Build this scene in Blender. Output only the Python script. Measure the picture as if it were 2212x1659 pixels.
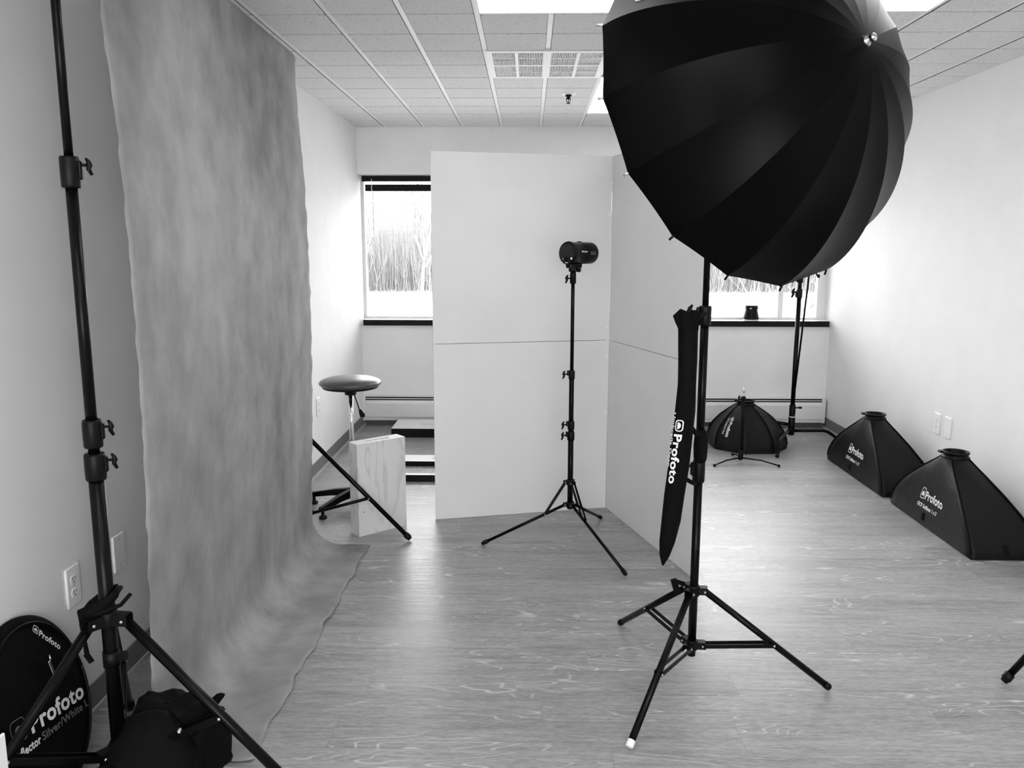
import bpy, bmesh, math, random
from mathutils import Vector, Matrix, noise
PI = math.pi
sc = bpy.context.scene
C = sc.collection
for o in list(bpy.data.objects):
    bpy.data.objects.remove(o)

# ------------------------------------------------------------------ camera
CAM_H = 1.43
FPX, PITCH, YAW, ROLL = 1739.4, 0.1644013, -0.0208093, 0.0015134
cd = bpy.data.cameras.new('camera'); cam = bpy.data.objects.new('camera', cd); C.objects.link(cam)
cp, sp, cy, sy = math.cos(PITCH), math.sin(PITCH), math.cos(YAW), math.sin(YAW)
fwd = Vector((sy*cp, cy*cp, -sp)); rgt = Vector((cy, -sy, 0)); upv = rgt.cross(fwd)
r2 = rgt*math.cos(ROLL)+upv*math.sin(ROLL); u2 = -rgt*math.sin(ROLL)+upv*math.cos(ROLL)
M = Matrix((r2, u2, -fwd)).transposed().to_4x4(); M.translation = (0, 0, CAM_H)
cam.matrix_world = M
cd.sensor_width = 36; cd.lens = FPX/2212*36; cd.clip_start = .05; cd.clip_end = 400
sc.camera = cam

# ------------------------------------------------------------------ colour management, sky
sc.view_settings.view_transform = 'Standard'; sc.view_settings.look = 'None'
sc.view_settings.gamma = 1; sc.view_settings.use_curve_mapping = False
sc.view_settings.exposure = 0.30
w = bpy.data.worlds.new('overcast_sky'); sc.world = w; w.use_nodes = True
bg = w.node_tree.nodes['Background']; bg.inputs[0].default_value = (1, 1, 1, 1); bg.inputs[1].default_value = 8.5
TROFFER = 3.8      # emission of the ceiling troffers

# ------------------------------------------------------------------ room numbers
XL, XR, YB, YR, ZC = -1.365, 2.43, 6.54, -2.2, 2.386
T = .3048; GX0 = -1.4385; GY0 = 3.4908     # ceiling grid module and origin

# ------------------------------------------------------------------ materials
def mat(name, col=.5, rough=.6, metal=0., spec=.5, bump=0., bscale=40., var=0., vscale=5., vstretch=(1, 1, 1), sheen=0., coat=0.):
    m = bpy.data.materials.new(name); m.use_nodes = True
    nt = m.node_tree; N = nt.nodes; L = nt.links; b = N['Principled BSDF']
    c = (col, col, col, 1)
    b.inputs['Base Color'].default_value = c; b.inputs['Roughness'].default_value = rough
    b.inputs['Metallic'].default_value = metal; b.inputs['Specular IOR Level'].default_value = spec
    if sheen: b.inputs['Sheen Weight'].default_value = sheen
    if coat: b.inputs['Coat Weight'].default_value = coat
    tc = N.new('ShaderNodeTexCoord')
    n = N.new('ShaderNodeTexNoise'); n.inputs['Scale'].default_value = vscale; n.inputs['Detail'].default_value = 5
    mp = N.new('ShaderNodeMapping'); mp.inputs['Scale'].default_value = vstretch
    L.new(tc.outputs['Object'], mp.inputs[0]); L.new(mp.outputs[0], n.inputs['Vector'])
    r = N.new('ShaderNodeMapRange'); r.inputs['From Min'].default_value = .3; r.inputs['From Max'].default_value = .7
    v = var if var else .02
    r.inputs['To Min'].default_value = col*(1-v); r.inputs['To Max'].default_value = col*(1+v)
    L.new(n.outputs['Fac'], r.inputs['Value'])
    L.new(r.outputs[0], b.inputs['Base Color'])
    if bump:
        n2 = N.new('ShaderNodeTexNoise'); n2.inputs['Scale'].default_value = bscale; n2.inputs['Detail'].default_value = 4
        bp = N.new('ShaderNodeBump'); bp.inputs['Strength'].default_value = bump; bp.inputs['Distance'].default_value = .004
        L.new(tc.outputs['Object'], n2.inputs['Vector']); L.new(n2.outputs['Fac'], bp.inputs['Height']); L.new(bp.outputs[0], b.inputs['Normal'])
    return m

def emit(name, s):
    m = bpy.data.materials.new(name); m.use_nodes = True
    b = m.node_tree.nodes['Principled BSDF']
    b.inputs['Base Color'].default_value = (.9, .9, .9, 1)
    b.inputs['Emission Color'].default_value = (1, 1, 1, 1); b.inputs['Emission Strength'].default_value = s
    return m

def glass_mat():
    m = bpy.data.materials.new('window_glass'); m.use_nodes = True; nt = m.node_tree; N = nt.nodes; L = nt.links
    N.remove(N['Principled BSDF']); o = N['Material Output']
    t = N.new('ShaderNodeBsdfTransparent'); t.inputs[0].default_value = (.97, .97, .97, 1)
    g = N.new('ShaderNodeBsdfGlossy'); g.inputs['Roughness'].default_value = .02
    f = N.new('ShaderNodeFresnel'); f.inputs[0].default_value = 1.3
    x = N.new('ShaderNodeMixShader'); L.new(f.outputs[0], x.inputs[0]); L.new(t.outputs[0], x.inputs[1]); L.new(g.outputs[0], x.inputs[2]); L.new(x.outputs[0], o.inputs[0])
    return m

def floor_mat():
    m = bpy.data.materials.new('grey_wood_planks'); m.use_nodes = True; nt = m.node_tree; N = nt.nodes; L = nt.links
    b = N['Principled BSDF']; tc = N.new('ShaderNodeTexCoord')
    br = N.new('ShaderNodeTexBrick')
    br.inputs['Color1'].default_value = (0, 0, 0, 1); br.inputs['Color2'].default_value = (1, 1, 1, 1); br.inputs['Mortar'].default_value = (.5, .5, .5, 1)
    br.inputs['Scale'].default_value = 1; br.inputs['Mortar Size'].default_value = .0012; br.inputs['Mortar Smooth'].default_value = 0
    br.inputs['Brick Width'].default_value = 1.22; br.inputs['Row Height'].default_value = .152
    br.offset = 0; br.squash = 1
    def math_(op, a=None, bb=None, v0=None, v1=None):
        n = N.new('ShaderNodeMath'); n.operation = op
        if a is not None: L.new(a, n.inputs[0])
        if bb is not None: L.new(bb, n.inputs[1])
        if v0 is not None: n.inputs[0].default_value = v0
        if v1 is not None: n.inputs[1].default_value = v1
        return n.outputs[0]
    sep = N.new('ShaderNodeSeparateXYZ'); L.new(tc.outputs['Object'], sep.inputs[0])
    row = math_('FLOOR', math_('DIVIDE', sep.outputs[1], v1=.152))
    wn = N.new('ShaderNodeTexWhiteNoise'); wn.noise_dimensions = '1D'; L.new(row, wn.inputs['W'])
    cb_ = N.new('ShaderNodeCombineXYZ'); L.new(math_('ADD', sep.outputs[0], math_('MULTIPLY', wn.outputs['Value'], v1=1.22)), cb_.inputs[0]); L.new(sep.outputs[1], cb_.inputs[1])
    L.new(cb_.outputs[0], br.inputs['Vector'])
    rnd = math_('ADD', math_('MULTIPLY', br.outputs['Color'], v1=37.), math_('MULTIPLY', row, v1=1.7))
    def coords(sx, sy):
        c = N.new('ShaderNodeCombineXYZ')
        L.new(math_('MULTIPLY', sep.outputs[0], v1=sx), c.inputs[0]); L.new(math_('MULTIPLY', sep.outputs[1], v1=sy), c.inputs[1]); L.new(rnd, c.inputs[2])
        return c.outputs[0]
    def nz(sx, sy, det=4, dist=0., rough=.55):
        n = N.new('ShaderNodeTexNoise'); n.inputs['Scale'].default_value = 1; n.inputs['Detail'].default_value = det
        n.inputs['Distortion'].default_value = dist; n.inputs['Roughness'].default_value = rough
        L.new(coords(sx, sy), n.inputs['Vector']); return n.outputs['Fac']
    def rng(a, f0, f1, t0, t1):
        r = N.new('ShaderNodeMapRange'); L.new(a, r.inputs['Value'])
        for k, v in zip(('From Min', 'From Max', 'To Min', 'To Max'), (f0, f1, t0, t1)): r.inputs[k].default_value = v
        return r.outputs[0]
    streak = rng(nz(5, 62, 7, .5, .62), .32, .68, -1, 1)
    fine = rng(nz(34, 260, 4, .2, .65), .34, .66, -1, 1)
    broad = rng(nz(.9, 9, 3), .3, .7, -1, 1)
    # cathedral grain: contour lines of a stretched noise, only in patches
    con = nz(2.2, 11., 1.5, .45, .4)
    fr = math_('FRACT', math_('MULTIPLY', con, v1=11.))
    line = rng(math_('ABSOLUTE', math_('SUBTRACT', fr, v1=.5)), 0., .10, 1, 0)
    mask = rng(nz(1.3, 6.0, 2), .50, .58, 0, 1)
    cath = math_('MULTIPLY', line, mask)
    tone = rng(br.outputs['Color'], 0, 1, -.022, .022)
    s = math_('ADD', math_('MULTIPLY', streak, v1=.065), math_('MULTIPLY', fine, v1=.065))
    s = math_('ADD', s, math_('MULTIPLY', broad, v1=.030)); s = math_('ADD', s, tone)
    s = math_('ADD', s, math_('MULTIPLY', cath, v1=.26)); s = math_('ADD', s, v1=.275)
    s = math_('MULTIPLY', s, rng(br.outputs['Fac'], 0, 1, 1, .86))
    L.new(s, b.inputs['Base Color'])
    L.new(rng(streak, -1, 1, .30, .42), b.inputs['Roughness'])
    b.inputs['Specular IOR Level'].default_value = .55
    bp = N.new('ShaderNodeBump'); bp.inputs['Strength'].default_value = .05; bp.inputs['Distance'].default_value = .002
    L.new(math_('ADD', streak, math_('MULTIPLY', fine, v1=.6)), bp.inputs['Height']); L.new(bp.outputs[0], b.inputs['Normal'])
    return m

def tile_mat():
    m = mat('ceiling_tile', .74, .95, spec=.1, bump=.2, bscale=90); nt = m.node_tree; N = nt.nodes; L = nt.links; b = N['Principled BSDF']
    tc = N.new('ShaderNodeTexCoord'); n = N.new('ShaderNodeTexNoise'); n.inputs['Scale'].default_value = 105; n.inputs['Detail'].default_value = 2; n.inputs['Distortion'].default_value = 1.2
    L.new(tc.outputs['Object'], n.inputs['Vector'])
    r = N.new('ShaderNodeMapRange'); r.inputs['From Min'].default_value = .31; r.inputs['From Max'].default_value = .38; r.inputs['To Min'].default_value = .36; r.inputs['To Max'].default_value = .72
    L.new(n.outputs['Fac'], r.inputs['Value']); L.new(r.outputs[0], b.inputs['Base Color'])
    return m

CLOC = 3.3  # shifts the large mottling so a pale blotch stands in for light mid-canvas
def canvas_mat():
    m = bpy.data.materials.new('painted_grey_canvas'); m.use_nodes = True; nt = m.node_tree; N = nt.nodes; L = nt.links; b = N['Principled BSDF']
    tc = N.new('ShaderNodeTexCoord'); tot = None
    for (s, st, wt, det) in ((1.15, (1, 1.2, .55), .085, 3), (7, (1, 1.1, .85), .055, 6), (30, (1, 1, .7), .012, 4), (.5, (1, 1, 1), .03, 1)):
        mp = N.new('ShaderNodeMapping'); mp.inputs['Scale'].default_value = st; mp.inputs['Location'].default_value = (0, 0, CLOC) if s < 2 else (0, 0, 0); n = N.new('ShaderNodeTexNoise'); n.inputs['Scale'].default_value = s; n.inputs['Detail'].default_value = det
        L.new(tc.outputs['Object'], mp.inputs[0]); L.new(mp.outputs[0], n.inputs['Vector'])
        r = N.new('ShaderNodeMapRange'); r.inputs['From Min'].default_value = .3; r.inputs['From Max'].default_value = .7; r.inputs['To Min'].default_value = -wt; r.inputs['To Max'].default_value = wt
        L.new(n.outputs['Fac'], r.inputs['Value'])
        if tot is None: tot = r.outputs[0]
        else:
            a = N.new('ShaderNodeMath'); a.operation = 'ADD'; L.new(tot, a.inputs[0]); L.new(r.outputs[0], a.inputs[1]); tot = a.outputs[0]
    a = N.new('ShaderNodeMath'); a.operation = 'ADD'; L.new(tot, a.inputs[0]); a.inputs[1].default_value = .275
    L.new(a.outputs[0], b.inputs['Base Color']); b.inputs['Roughness'].default_value = .7; b.inputs['Specular IOR Level'].default_value = .3
    wv = N.new('ShaderNodeTexNoise'); wv.inputs['Scale'].default_value = 350; bp = N.new('ShaderNodeBump'); bp.inputs['Strength'].default_value = .15; bp.inputs['Distance'].default_value = .001
    L.new(tc.outputs['Object'], wv.inputs['Vector']); L.new(wv.outputs['Fac'], bp.inputs['Height']); L.new(bp.outputs[0], b.inputs['Normal'])
    return m

def ply_mat():
    m = bpy.data.materials.new('pale_plywood'); m.use_nodes = True; nt = m.node_tree; N = nt.nodes; L = nt.links; b = N['Principled BSDF']
    tc = N.new('ShaderNodeTexCoord'); mp = N.new('ShaderNodeMapping'); mp.inputs['Scale'].default_value = (5, 5, 2.2)
    n = N.new('ShaderNodeTexNoise'); n.inputs['Scale'].default_value = 1; n.inputs['Detail'].default_value = 2.5; n.inputs['Distortion'].default_value = .5
    L.new(tc.outputs['Object'], mp.inputs[0]); L.new(mp.outputs[0], n.inputs['Vector'])
    mu = N.new('ShaderNodeMath'); mu.operation = 'MULTIPLY'; mu.inputs[1].default_value = 7; L.new(n.outputs['Fac'], mu.inputs[0])
    f = N.new('ShaderNodeMath'); f.operation = 'FRACT'; L.new(mu.outputs[0], f.inputs[0])
    r = N.new('ShaderNodeValToRGB'); cr = r.color_ramp; cr.elements[0].position = 0; cr.elements[0].color = (.52, .52, .52, 1); cr.elements[1].position = .22; cr.elements[1].color = (.64, .64, .64, 1)
    e = cr.elements.new(.8); e.color = (.66, .66, .66, 1); e = cr.elements.new(1.); e.color = (.54, .54, .54, 1)
    L.new(f.outputs[0], r.inputs[0]); L.new(r.outputs[0], b.inputs['Base Color']); b.inputs['Roughness'].default_value = .6
    return m

PAINT = mat('wall_paint', .82, .7, spec=.3, bump=.05, bscale=160)
TEE = mat('white_enamel', .82, .5)
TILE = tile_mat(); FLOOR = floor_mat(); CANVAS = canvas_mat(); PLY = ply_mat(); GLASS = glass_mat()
LENS = emit('troffer_lens', TROFFER)
WHITE = mat('white_plastic', .88, .4); HEAT = mat('heater_enamel', .76, .45)
BLACK = mat('black_anodised_metal', .0025, .27, spec=.13)
BPLAS = mat('black_plastic', .0030, .42, spec=.16)
FAB = mat('black_nylon', .0035, .48, spec=.20, bump=.35, bscale=30)
CANOPY = mat('black_umbrella_nylon', .0010, .38, spec=.07, bump=.04, bscale=12)
DARKFAB = mat('black_cordura', .0030, .75, spec=.08, bump=.5, bscale=60)
SILV = mat('silver_lining', .7, .35, metal=.6)
CHROME = mat('chrome', .8, .12, metal=1.)
STEEL = mat('brushed_steel', .6, .3, metal=1.)
PRINT = mat('white_print', .82, .6)
GPRINT = mat('grey_print', .16, .6)
BOARD = mat('white_board', .72, .5, spec=.3)
VINYL = mat('dark_vinyl', .05, .33, spec=.6)
BASEB = mat('grey_rubber_base', .16, .5)
SHOE = mat('pale_shoe_strip', .45, .5)
DARK = mat('dark_slot', .01, .8)
SILL = mat('white_laminate', .8, .35); SILLE = mat('black_edge_band', .005, .5, spec=.15)
SNOW = mat('snow', .48, .9, var=.04, vscale=.2)
BARK = mat('pale_bark', .15, .9, var=.2); TWIG = mat('hazy_twigs', .22, .9, var=.12, vscale=.6); TWIG2 = mat('hazy_brush', .18, .9, var=.2, vscale=1.2)
TAPE = mat('clear_tape', .82, .25)
FUR = mat('foil_backed_white', .9, .4)
BLIND = mat('black_blind', .005, .5, spec=.15)

# ------------------------------------------------------------------ mesh builder
def frame_of(d):
    d = d.normalized(); a = Vector((0, 0, 1)) if abs(d.z) < .9 else Vector((1, 0, 0))
    x = a.cross(d).normalized(); return x, d.cross(x)

class MB:
    def __init__(s): s.v = []; s.f = []; s.sm = []
    def add(s, vs, fs, smooth=False):
        k = len(s.v); s.v += [Vector(p) for p in vs]; s.f += [tuple(i+k for i in f) for f in fs]; s.sm += [smooth]*len(fs); return s
    def box(s, c, d, ax=None, bev=0.):
        c = Vector(c); h = Vector(d)/2
        ax = ax or (Vector((1, 0, 0)), Vector((0, 1, 0)), Vector((0, 0, 1)))
        ax = [Vector(a).normalized() for a in ax]
        if bev:
            vs = []
            for sx in (-1, 1):
                for sy in (-1, 1):
                    for sz in (-1, 1):
                        for k in range(3):
                            q = [h.x, h.y, h.z]; q = [q[i]-(0 if i == k else bev) for i in range(3)]
                            vs.append(c+ax[0]*sx*q[0]+ax[1]*sy*q[1]+ax[2]*sz*q[2])
            idx = lambda sx, sy, sz, k: ((sx*2+sy)*2+sz)*3+k
            fs = []
            for sx in (0, 1): fs.append([idx(sx, 0, 0, 0), idx(sx, 1, 0, 0), idx(sx, 1, 1, 0), idx(sx, 0, 1, 0)][::(1 if sx else -1)])
            for sy in (0, 1): fs.append([idx(0, sy, 0, 1), idx(0, sy, 1, 1), idx(1, sy, 1, 1), idx(1, sy, 0, 1)][::(1 if sy else -1)])
            for sz in (0, 1): fs.append([idx(0, 0, sz, 2), idx(1, 0, sz, 2), idx(1, 1, sz, 2), idx(0, 1, sz, 2)][::(1 if sz else -1)])
            for a in (0, 1):
                for b in (0, 1):
                    fs.append([idx(a, b, 0, 0), idx(a, b, 1, 0), idx(a, b, 1, 1), idx(a, b, 0, 1)])
                    fs.append([idx(a, 0, b, 0), idx(a, 1, b, 0), idx(a, 1, b, 2), idx(a, 0, b, 2)])
                    fs.append([idx(0, a, b, 1), idx(1, a, b, 1), idx(1, a, b, 2), idx(0, a, b, 2)])
            for a in (0, 1):
                for b in (0, 1):
                    for e in (0, 1): fs.append([idx(a, b, e, 0), idx(a, b, e, 1), idx(a, b, e, 2)])
            return s.add(vs, fs)
        vs = [c+ax[0]*sx*h.x+ax[1]*sy*h.y+ax[2]*sz*h.z for sx in (-1, 1) for sy in (-1, 1) for sz in (-1, 1)]
        return s.add(vs, [(0, 1, 3, 2), (4, 6, 7, 5), (0, 4, 5, 1), (2, 3, 7, 6), (0, 2, 6, 4), (1, 5, 7, 3)])
    def bb(s, x0, x1, y0, y1, z0, z1, bev=0.):
        return s.box(((x0+x1)/2, (y0+y1)/2, (z0+z1)/2), (x1-x0, y1-y0, z1-z0), bev=bev)
    def tube(s, pts, r, n=12, cap=True, smooth=True):
        pts = [Vector(p) for p in pts]; rs = r if isinstance(r, (list, tuple)) else [r]*len(pts)
        x, y = frame_of(pts[1]-pts[0]); vs = []
        for i, p in enumerate(pts):
            d = (pts[min(i+1, len(pts)-1)]-pts[max(i-1, 0)]).normalized()
            x = (x-d*x.dot(d)).normalized(); y = d.cross(x)
            for k in range(n):
                t = 2*PI*k/n; vs.append(p+(x*math.cos(t)+y*math.sin(t))*rs[i])
        fs = [(i*n+k, i*n+(k+1) % n, (i+1)*n+(k+1) % n, (i+1)*n+k) for i in range(len(pts)-1) for k in range(n)]
        s.add(vs, fs, smooth)
        if cap:
            k0 = len(s.v)-len(vs); s.f.append(tuple(k0+k for k in range(n))[::-1]); s.sm.append(False)
            s.f.append(tuple(k0+(len(pts)-1)*n+k for k in range(n))); s.sm.append(False)
        return s
    def lathe(s, prof, o=(0, 0, 0), ax=(0, 0, 1), n=32, smooth=True, cap=True):
        o = Vector(o); d = Vector(ax).normalized(); x, y = frame_of(d); vs = []
        for (r, z) in prof:
            for k in range(n):
                t = 2*PI*k/n; vs.append(o+d*z+(x*math.cos(t)+y*math.sin(t))*max(r, 1e-5))
        fs = [(i*n+k, i*n+(k+1) % n, (i+1)*n+(k+1) % n, (i+1)*n+k) for i in range(len(prof)-1) for k in range(n)]
        k0 = len(s.v); s.add(vs, fs, smooth)
        if cap:
            s.f.append(tuple(k0+k for k in range(n))[::-1]); s.sm.append(False)
            s.f.append(tuple(k0+(len(prof)-1)*n+k for k in range(n))); s.sm.append(False)
        return s
    def bar(s, a, b, w, h, up=(0, 0, 1)):
        a = Vector(a); b = Vector(b); d = (b-a); L = d.length; d.normalize(); u = Vector(up); x = u.cross(d)
        if x.length < 1e-4: x = Vector((1, 0, 0))
        x.normalize(); u = d.cross(x)
        return s.box((a+b)/2, (L, w, h), (d, x, u))
    def grid(s, rows, close=False, smooth=True):
        n = len(rows[0]); vs = [p for r in rows for p in r]
        m = n if close else n-1
        fs = [(i*n+k, i*n+(k+1) % n, (i+1)*n+(k+1) % n, (i+1)*n+k) for i in range(len(rows)-1) for k in range(m)]
        return s.add(vs, fs, smooth)
    def prism(s, poly, axis_vec, base):   # poly: list of 3D points, extruded by axis_vec
        a = Vector(axis_vec); n = len(poly); vs = [Vector(p) for p in poly]+[Vector(p)+a for p in poly]
        fs = [tuple(range(n))[::-1], tuple(range(n, 2*n))]+[(k, (k+1) % n, n+(k+1) % n, n+k) for k in range(n)]
        return s.add(vs, fs)

def obj(name, mb, m, parent=None, fix=True):
    o_ = Vector((0, 0, 0))
    p = parent
    while p is not None: o_ += p.location; p = p.parent
    me = bpy.data.meshes.new(name)
    me.from_pydata([v-o_ for v in mb.v], [], mb.f); me.update()
    for p_, s_ in zip(me.polygons, mb.sm): p_.use_smooth = s_
    if fix:
        bm = bmesh.new(); bm.from_mesh(me); bmesh.ops.recalc_face_normals(bm, faces=bm.faces); bm.to_mesh(me); bm.free()
    me.materials.append(m)
    o = bpy.data.objects.new(name, me); C.objects.link(o)
    if parent is not None: o.parent = parent
    return o
def tag(o, label, cat, group=None, kind=None):
    o['label'] = label; o['category'] = cat
    if group: o['group'] = group
    if kind: o['kind'] = kind
    return o
def thing(name, label, cat, loc, group=None):
    o = bpy.data.objects.new(name, None); C.objects.link(o); o.location = loc; o.empty_display_size = .05
    return tag(o, label, cat, group)
def struct(name, mb, m, parent=None):
    o = obj(name, mb, m, parent)
    if parent is None: o['kind'] = 'structure'
    return o

def text_mesh(s, bold=.02, width=1., cap=1.):
    """outline text as triangles in a unit frame: x 0..width, baseline y=0, capital height = cap"""
    c = bpy.data.curves.new('t', 'FONT'); c.body = s; c.size = 1; c.offset = bold; c.resolution_u = 3; c.space_character = 1+bold*2.2
    o = bpy.data.objects.new('t', c); C.objects.link(o)
    dg = bpy.context.evaluated_depsgraph_get(); dg.update()
    me = bpy.data.meshes.new_from_object(o.evaluated_get(dg))
    bm = bmesh.new(); bm.from_mesh(me); bmesh.ops.triangulate(bm, faces=bm.faces)
    for _ in range(2):
        L_ = [e for e in bm.edges if e.calc_length() > .25]
        if L_: bmesh.ops.subdivide_edges(bm, edges=L_, cuts=1); bmesh.ops.triangulate(bm, faces=bm.faces)
    vs = [(v.co.x, v.co.y) for v in bm.verts]; fs = [tuple(v.index for v in f.verts) for f in bm.faces]
    bm.free(); bpy.data.meshes.remove(me); bpy.data.objects.remove(o); bpy.data.curves.remove(c)
    x0 = min(v[0] for v in vs); x1 = max(v[0] for v in vs)
    return [((x-x0)/(x1-x0)*width, y/.73*cap) for x, y in vs], fs

def logo_mesh(w_, h_, t=.09):
    """rounded frame with a dome inside; lower left at 0,0"""
    vs = []; fs = []; n = 7; R = .25*w_
    def rr(a, x0, y0, x1, y1, r):
        for (cx, cy, a0) in ((x1-r, y1-r, 0), (x0+r, y1-r, 90), (x0+r, y0+r, 180), (x1-r, y0+r, 270)):
            for k in range(n): t_ = math.radians(a0+90*k/(n-1)); a.append((cx+r*math.cos(t_), cy+r*math.sin(t_)))
    a = []; rr(a, 0, 0, w_, h_, R); b = []; k_ = t*w_; rr(b, k_, k_, w_-k_, h_-k_, R-k_*.8)
    m = len(a); vs = a+b; fs = [(i, (i+1) % m, m+(i+1) % m, m+i) for i in range(m)]
    q = len(vs); cx = w_/2; by = h_*.28; rx = w_*.30; ry = h_*.42
    dome = [(cx+rx*math.cos(PI*k/14), by+ry*math.sin(PI*k/14)) for k in range(15)]
    vs += dome; fs.append(tuple(range(q, q+15)))
    return vs, fs

def put(mb, tm, fn): mb.add([fn(x, y) for x, y in tm[0]], tm[1]); return mb

# ================================================================== SETTING
WT = .16   # outer wall depth
struct('floor', MB().bb(XL-.2, XR+.2, YR-.2, YB+.02, -.05, 0), FLOOR)
struct('wall_left', MB().bb(XL-.12, XL, YR, YB+.3, 0, ZC+.05), PAINT)
struct('wall_right', MB().bb(XR, XR+.12, YR, YB+.3, 0, ZC+.05), PAINT)
rw = MB(); RX0, RX1, RZ0, RZ1 = -1.25, 1.7, .55, 2.08  # opening made for the added fill window
rw.bb(XL, XR, YR-.12, YR, 0, RZ0); rw.bb(XL, XR, YR-.12, YR, RZ1, ZC+.05); rw.bb(XL, RX0, YR-.12, YR, RZ0, RZ1); rw.bb(RX1, XR, YR-.12, YR, RZ0, RZ1)
struct('wall_rear', rw, PAINT)
SZ, HZ = .835, 2.022
bw = MB(); bw.bb(XL, XR, YB, YB+WT+.1, 0, SZ); bw.bb(XL, XR, YB, YB+WT+.1, HZ, ZC+.05)
struct('wall_back', bw, PAINT)

# ceiling: grid plane plus lay-in tiles; cells of the lights and the grille left open
holes = [(4, 6, -4, 0), (8, 10, -4, 0), (6, 8, 4, 8), (4, 6, 2, 4), (2, 4, -12, -8), (6, 8, -12, -8), (4, 6, -18, -14)]
def open_cell(i, j): return any(a <= i < b and c <= j < d for a, b, c, d in holes)
cg = MB(); tiles = MB(); groove_shade = MB()
jmin = int((YR-GY0)/T)-1
for i in range(0, 13):
    for j in range(jmin, 10):
        x0, x1, y0, y1 = GX0+i*T, GX0+(i+1)*T, GY0+j*T, GY0+(j+1)*T
        if open_cell(i, j): continue
        cx0, cx1 = max(x0, XL), min(x1, XR); cy0 = max(y0, YR); cy1 = min(y1, YB)
        if cx1-cx0 < .01 or cy1-cy0 < .01: continue
        for (a_, b_) in ((x0, x0+.012), (x1-.012, x1)):
            a_, b_ = max(a_, XL), min(b_, XR)
            if b_-a_ > .002: cg.bb(a_, b_, cy0, cy1, ZC+.002, ZC+.03)
        cg.bb(cx0, cx1, cy0, cy1, ZC+.032, ZC+.04)
        for (a_, b_) in ((x0+.012, x0+.0135), (x1-.0135, x1-.012)):
            a_, b_ = max(a_, XL), min(b_, XR)
            if b_-a_ > .001: groove_shade.bb(a_, b_, cy0, cy1, ZC-.001, ZC+.003)
        g0, g1 = max(x0+.0135, XL), min(x1-.0135, XR)
        for (a_, b_) in ((y0, y0+.0055), (y1-.0055, y1)):
            a_, b_ = max(a_, YR), min(b_, YB)
            if b_-a_ > .001 and g1-g0 > .01: groove_shade.bb(g0, g1, a_, b_, ZC-.001, ZC+.003)
        tx0 = max(x0+.0135, XL); tx1 = min(x1-.0135, XR); ty0 = max(y0+.006, YR); ty1 = min(y1-.006, YB)
        if tx1-tx0 > .02 and ty1-ty0 > .02: tiles.bb(tx0, tx1, ty0, ty1, ZC-.004, ZC+.03, bev=.002)
cg.bb(XL-.1, XR+.1, YR-.1, YB+.3, ZC+.14, ZC+.16)
ceil = struct('ceiling', cg, TEE)
obj('ceiling_tile_field', tiles, TILE, ceil); obj('tile_groove_shade', groove_shade, mat('groove_shade_raw_edge', .10, .9, spec=.1), ceil)  # dark strips stand in for groove shadow and unpainted tile edges
# wall angle at the ceiling edge
wa = MB(); wa.bb(XL, XL+.018, YR, YB, ZC-.002, ZC+.006); wa.bb(XR-.018, XR, YR, YB, ZC-.002, ZC+.006); wa.bb(XL, XR, YB-.018, YB, ZC-.002, ZC+.006)
struct('trim_1', wa, TEE)

# baseboards
for side, x, s in (('left', XL, 1), ('right', XR, -1)):
    b = MB(); a_, c_ = sorted((x, x+s*.006)); b.bb(a_, c_, YR, YB, 0, .088)
    o = struct('baseboard_'+side, b, BASEB)
    q = MB(); a_, c_ = sorted((x, x+s*.014)); q.bb(a_, c_, YR, YB, 0, .012); obj('shoe_strip', q, SHOE, o)
b = MB(); b.bb(XL, XR, YR, YR+.006, 0, .088); struct('baseboard_rear', b, BASEB)
b = MB(); b.bb(XL, XR, YB-.006, YB, 0, .088); struct('baseboard_back', b, BASEB)

# window band
GYW = YB+.155
wf = MB()
for (x0, x1) in ((XL, XL+.022), (2.36, XR), (2.045, 2.085), (.36, .40), (-.38, -.34)):
    wf.bb(x0, x1, GYW-.02, GYW+.03, SZ+.055, HZ-.02)
wf.bb(XL, XR, GYW-.02, GYW+.03, SZ+.036, SZ+.055); wf.bb(XL, XR, GYW-.02, GYW+.03, HZ-.02, HZ)
win = struct('window_1', wf, SILL)
obj('pane', MB().bb(XL, XR, GYW, GYW+.004, SZ+.05, HZ-.02), GLASS, win)
wf = MB()
for (x0, x1) in ((RX0, RX0+.03), (.18, .22), (RX1-.03, RX1)): wf.bb(x0, x1, YR-.10, YR-.05, RZ0, RZ1)
wf.bb(RX0, RX1, YR-.10, YR-.05, RZ0, RZ0+.03); wf.bb(RX0, RX1, YR-.10, YR-.05, RZ1-.03, RZ1)
fill_win = struct('fill_window', wf, SILL); obj('pane', MB().bb(RX0, RX1, YR-.08, YR-.076, RZ0, RZ1), GLASS, fill_win)  # added unseen rear window, lets in fill for the panels and left wall
tr = MB(); tr.bb(XL, XR, YB-.02, GYW+.03, SZ, SZ+.036)
sill = struct('window_1_sill', tr, SILL); sill.name = 'trim_2'
se = MB(); se.bb(XL+.02, XR-.015, YB-.028, YB-.02, SZ-.009, SZ+.037); obj('edge_band', se, SILLE, sill)

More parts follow.
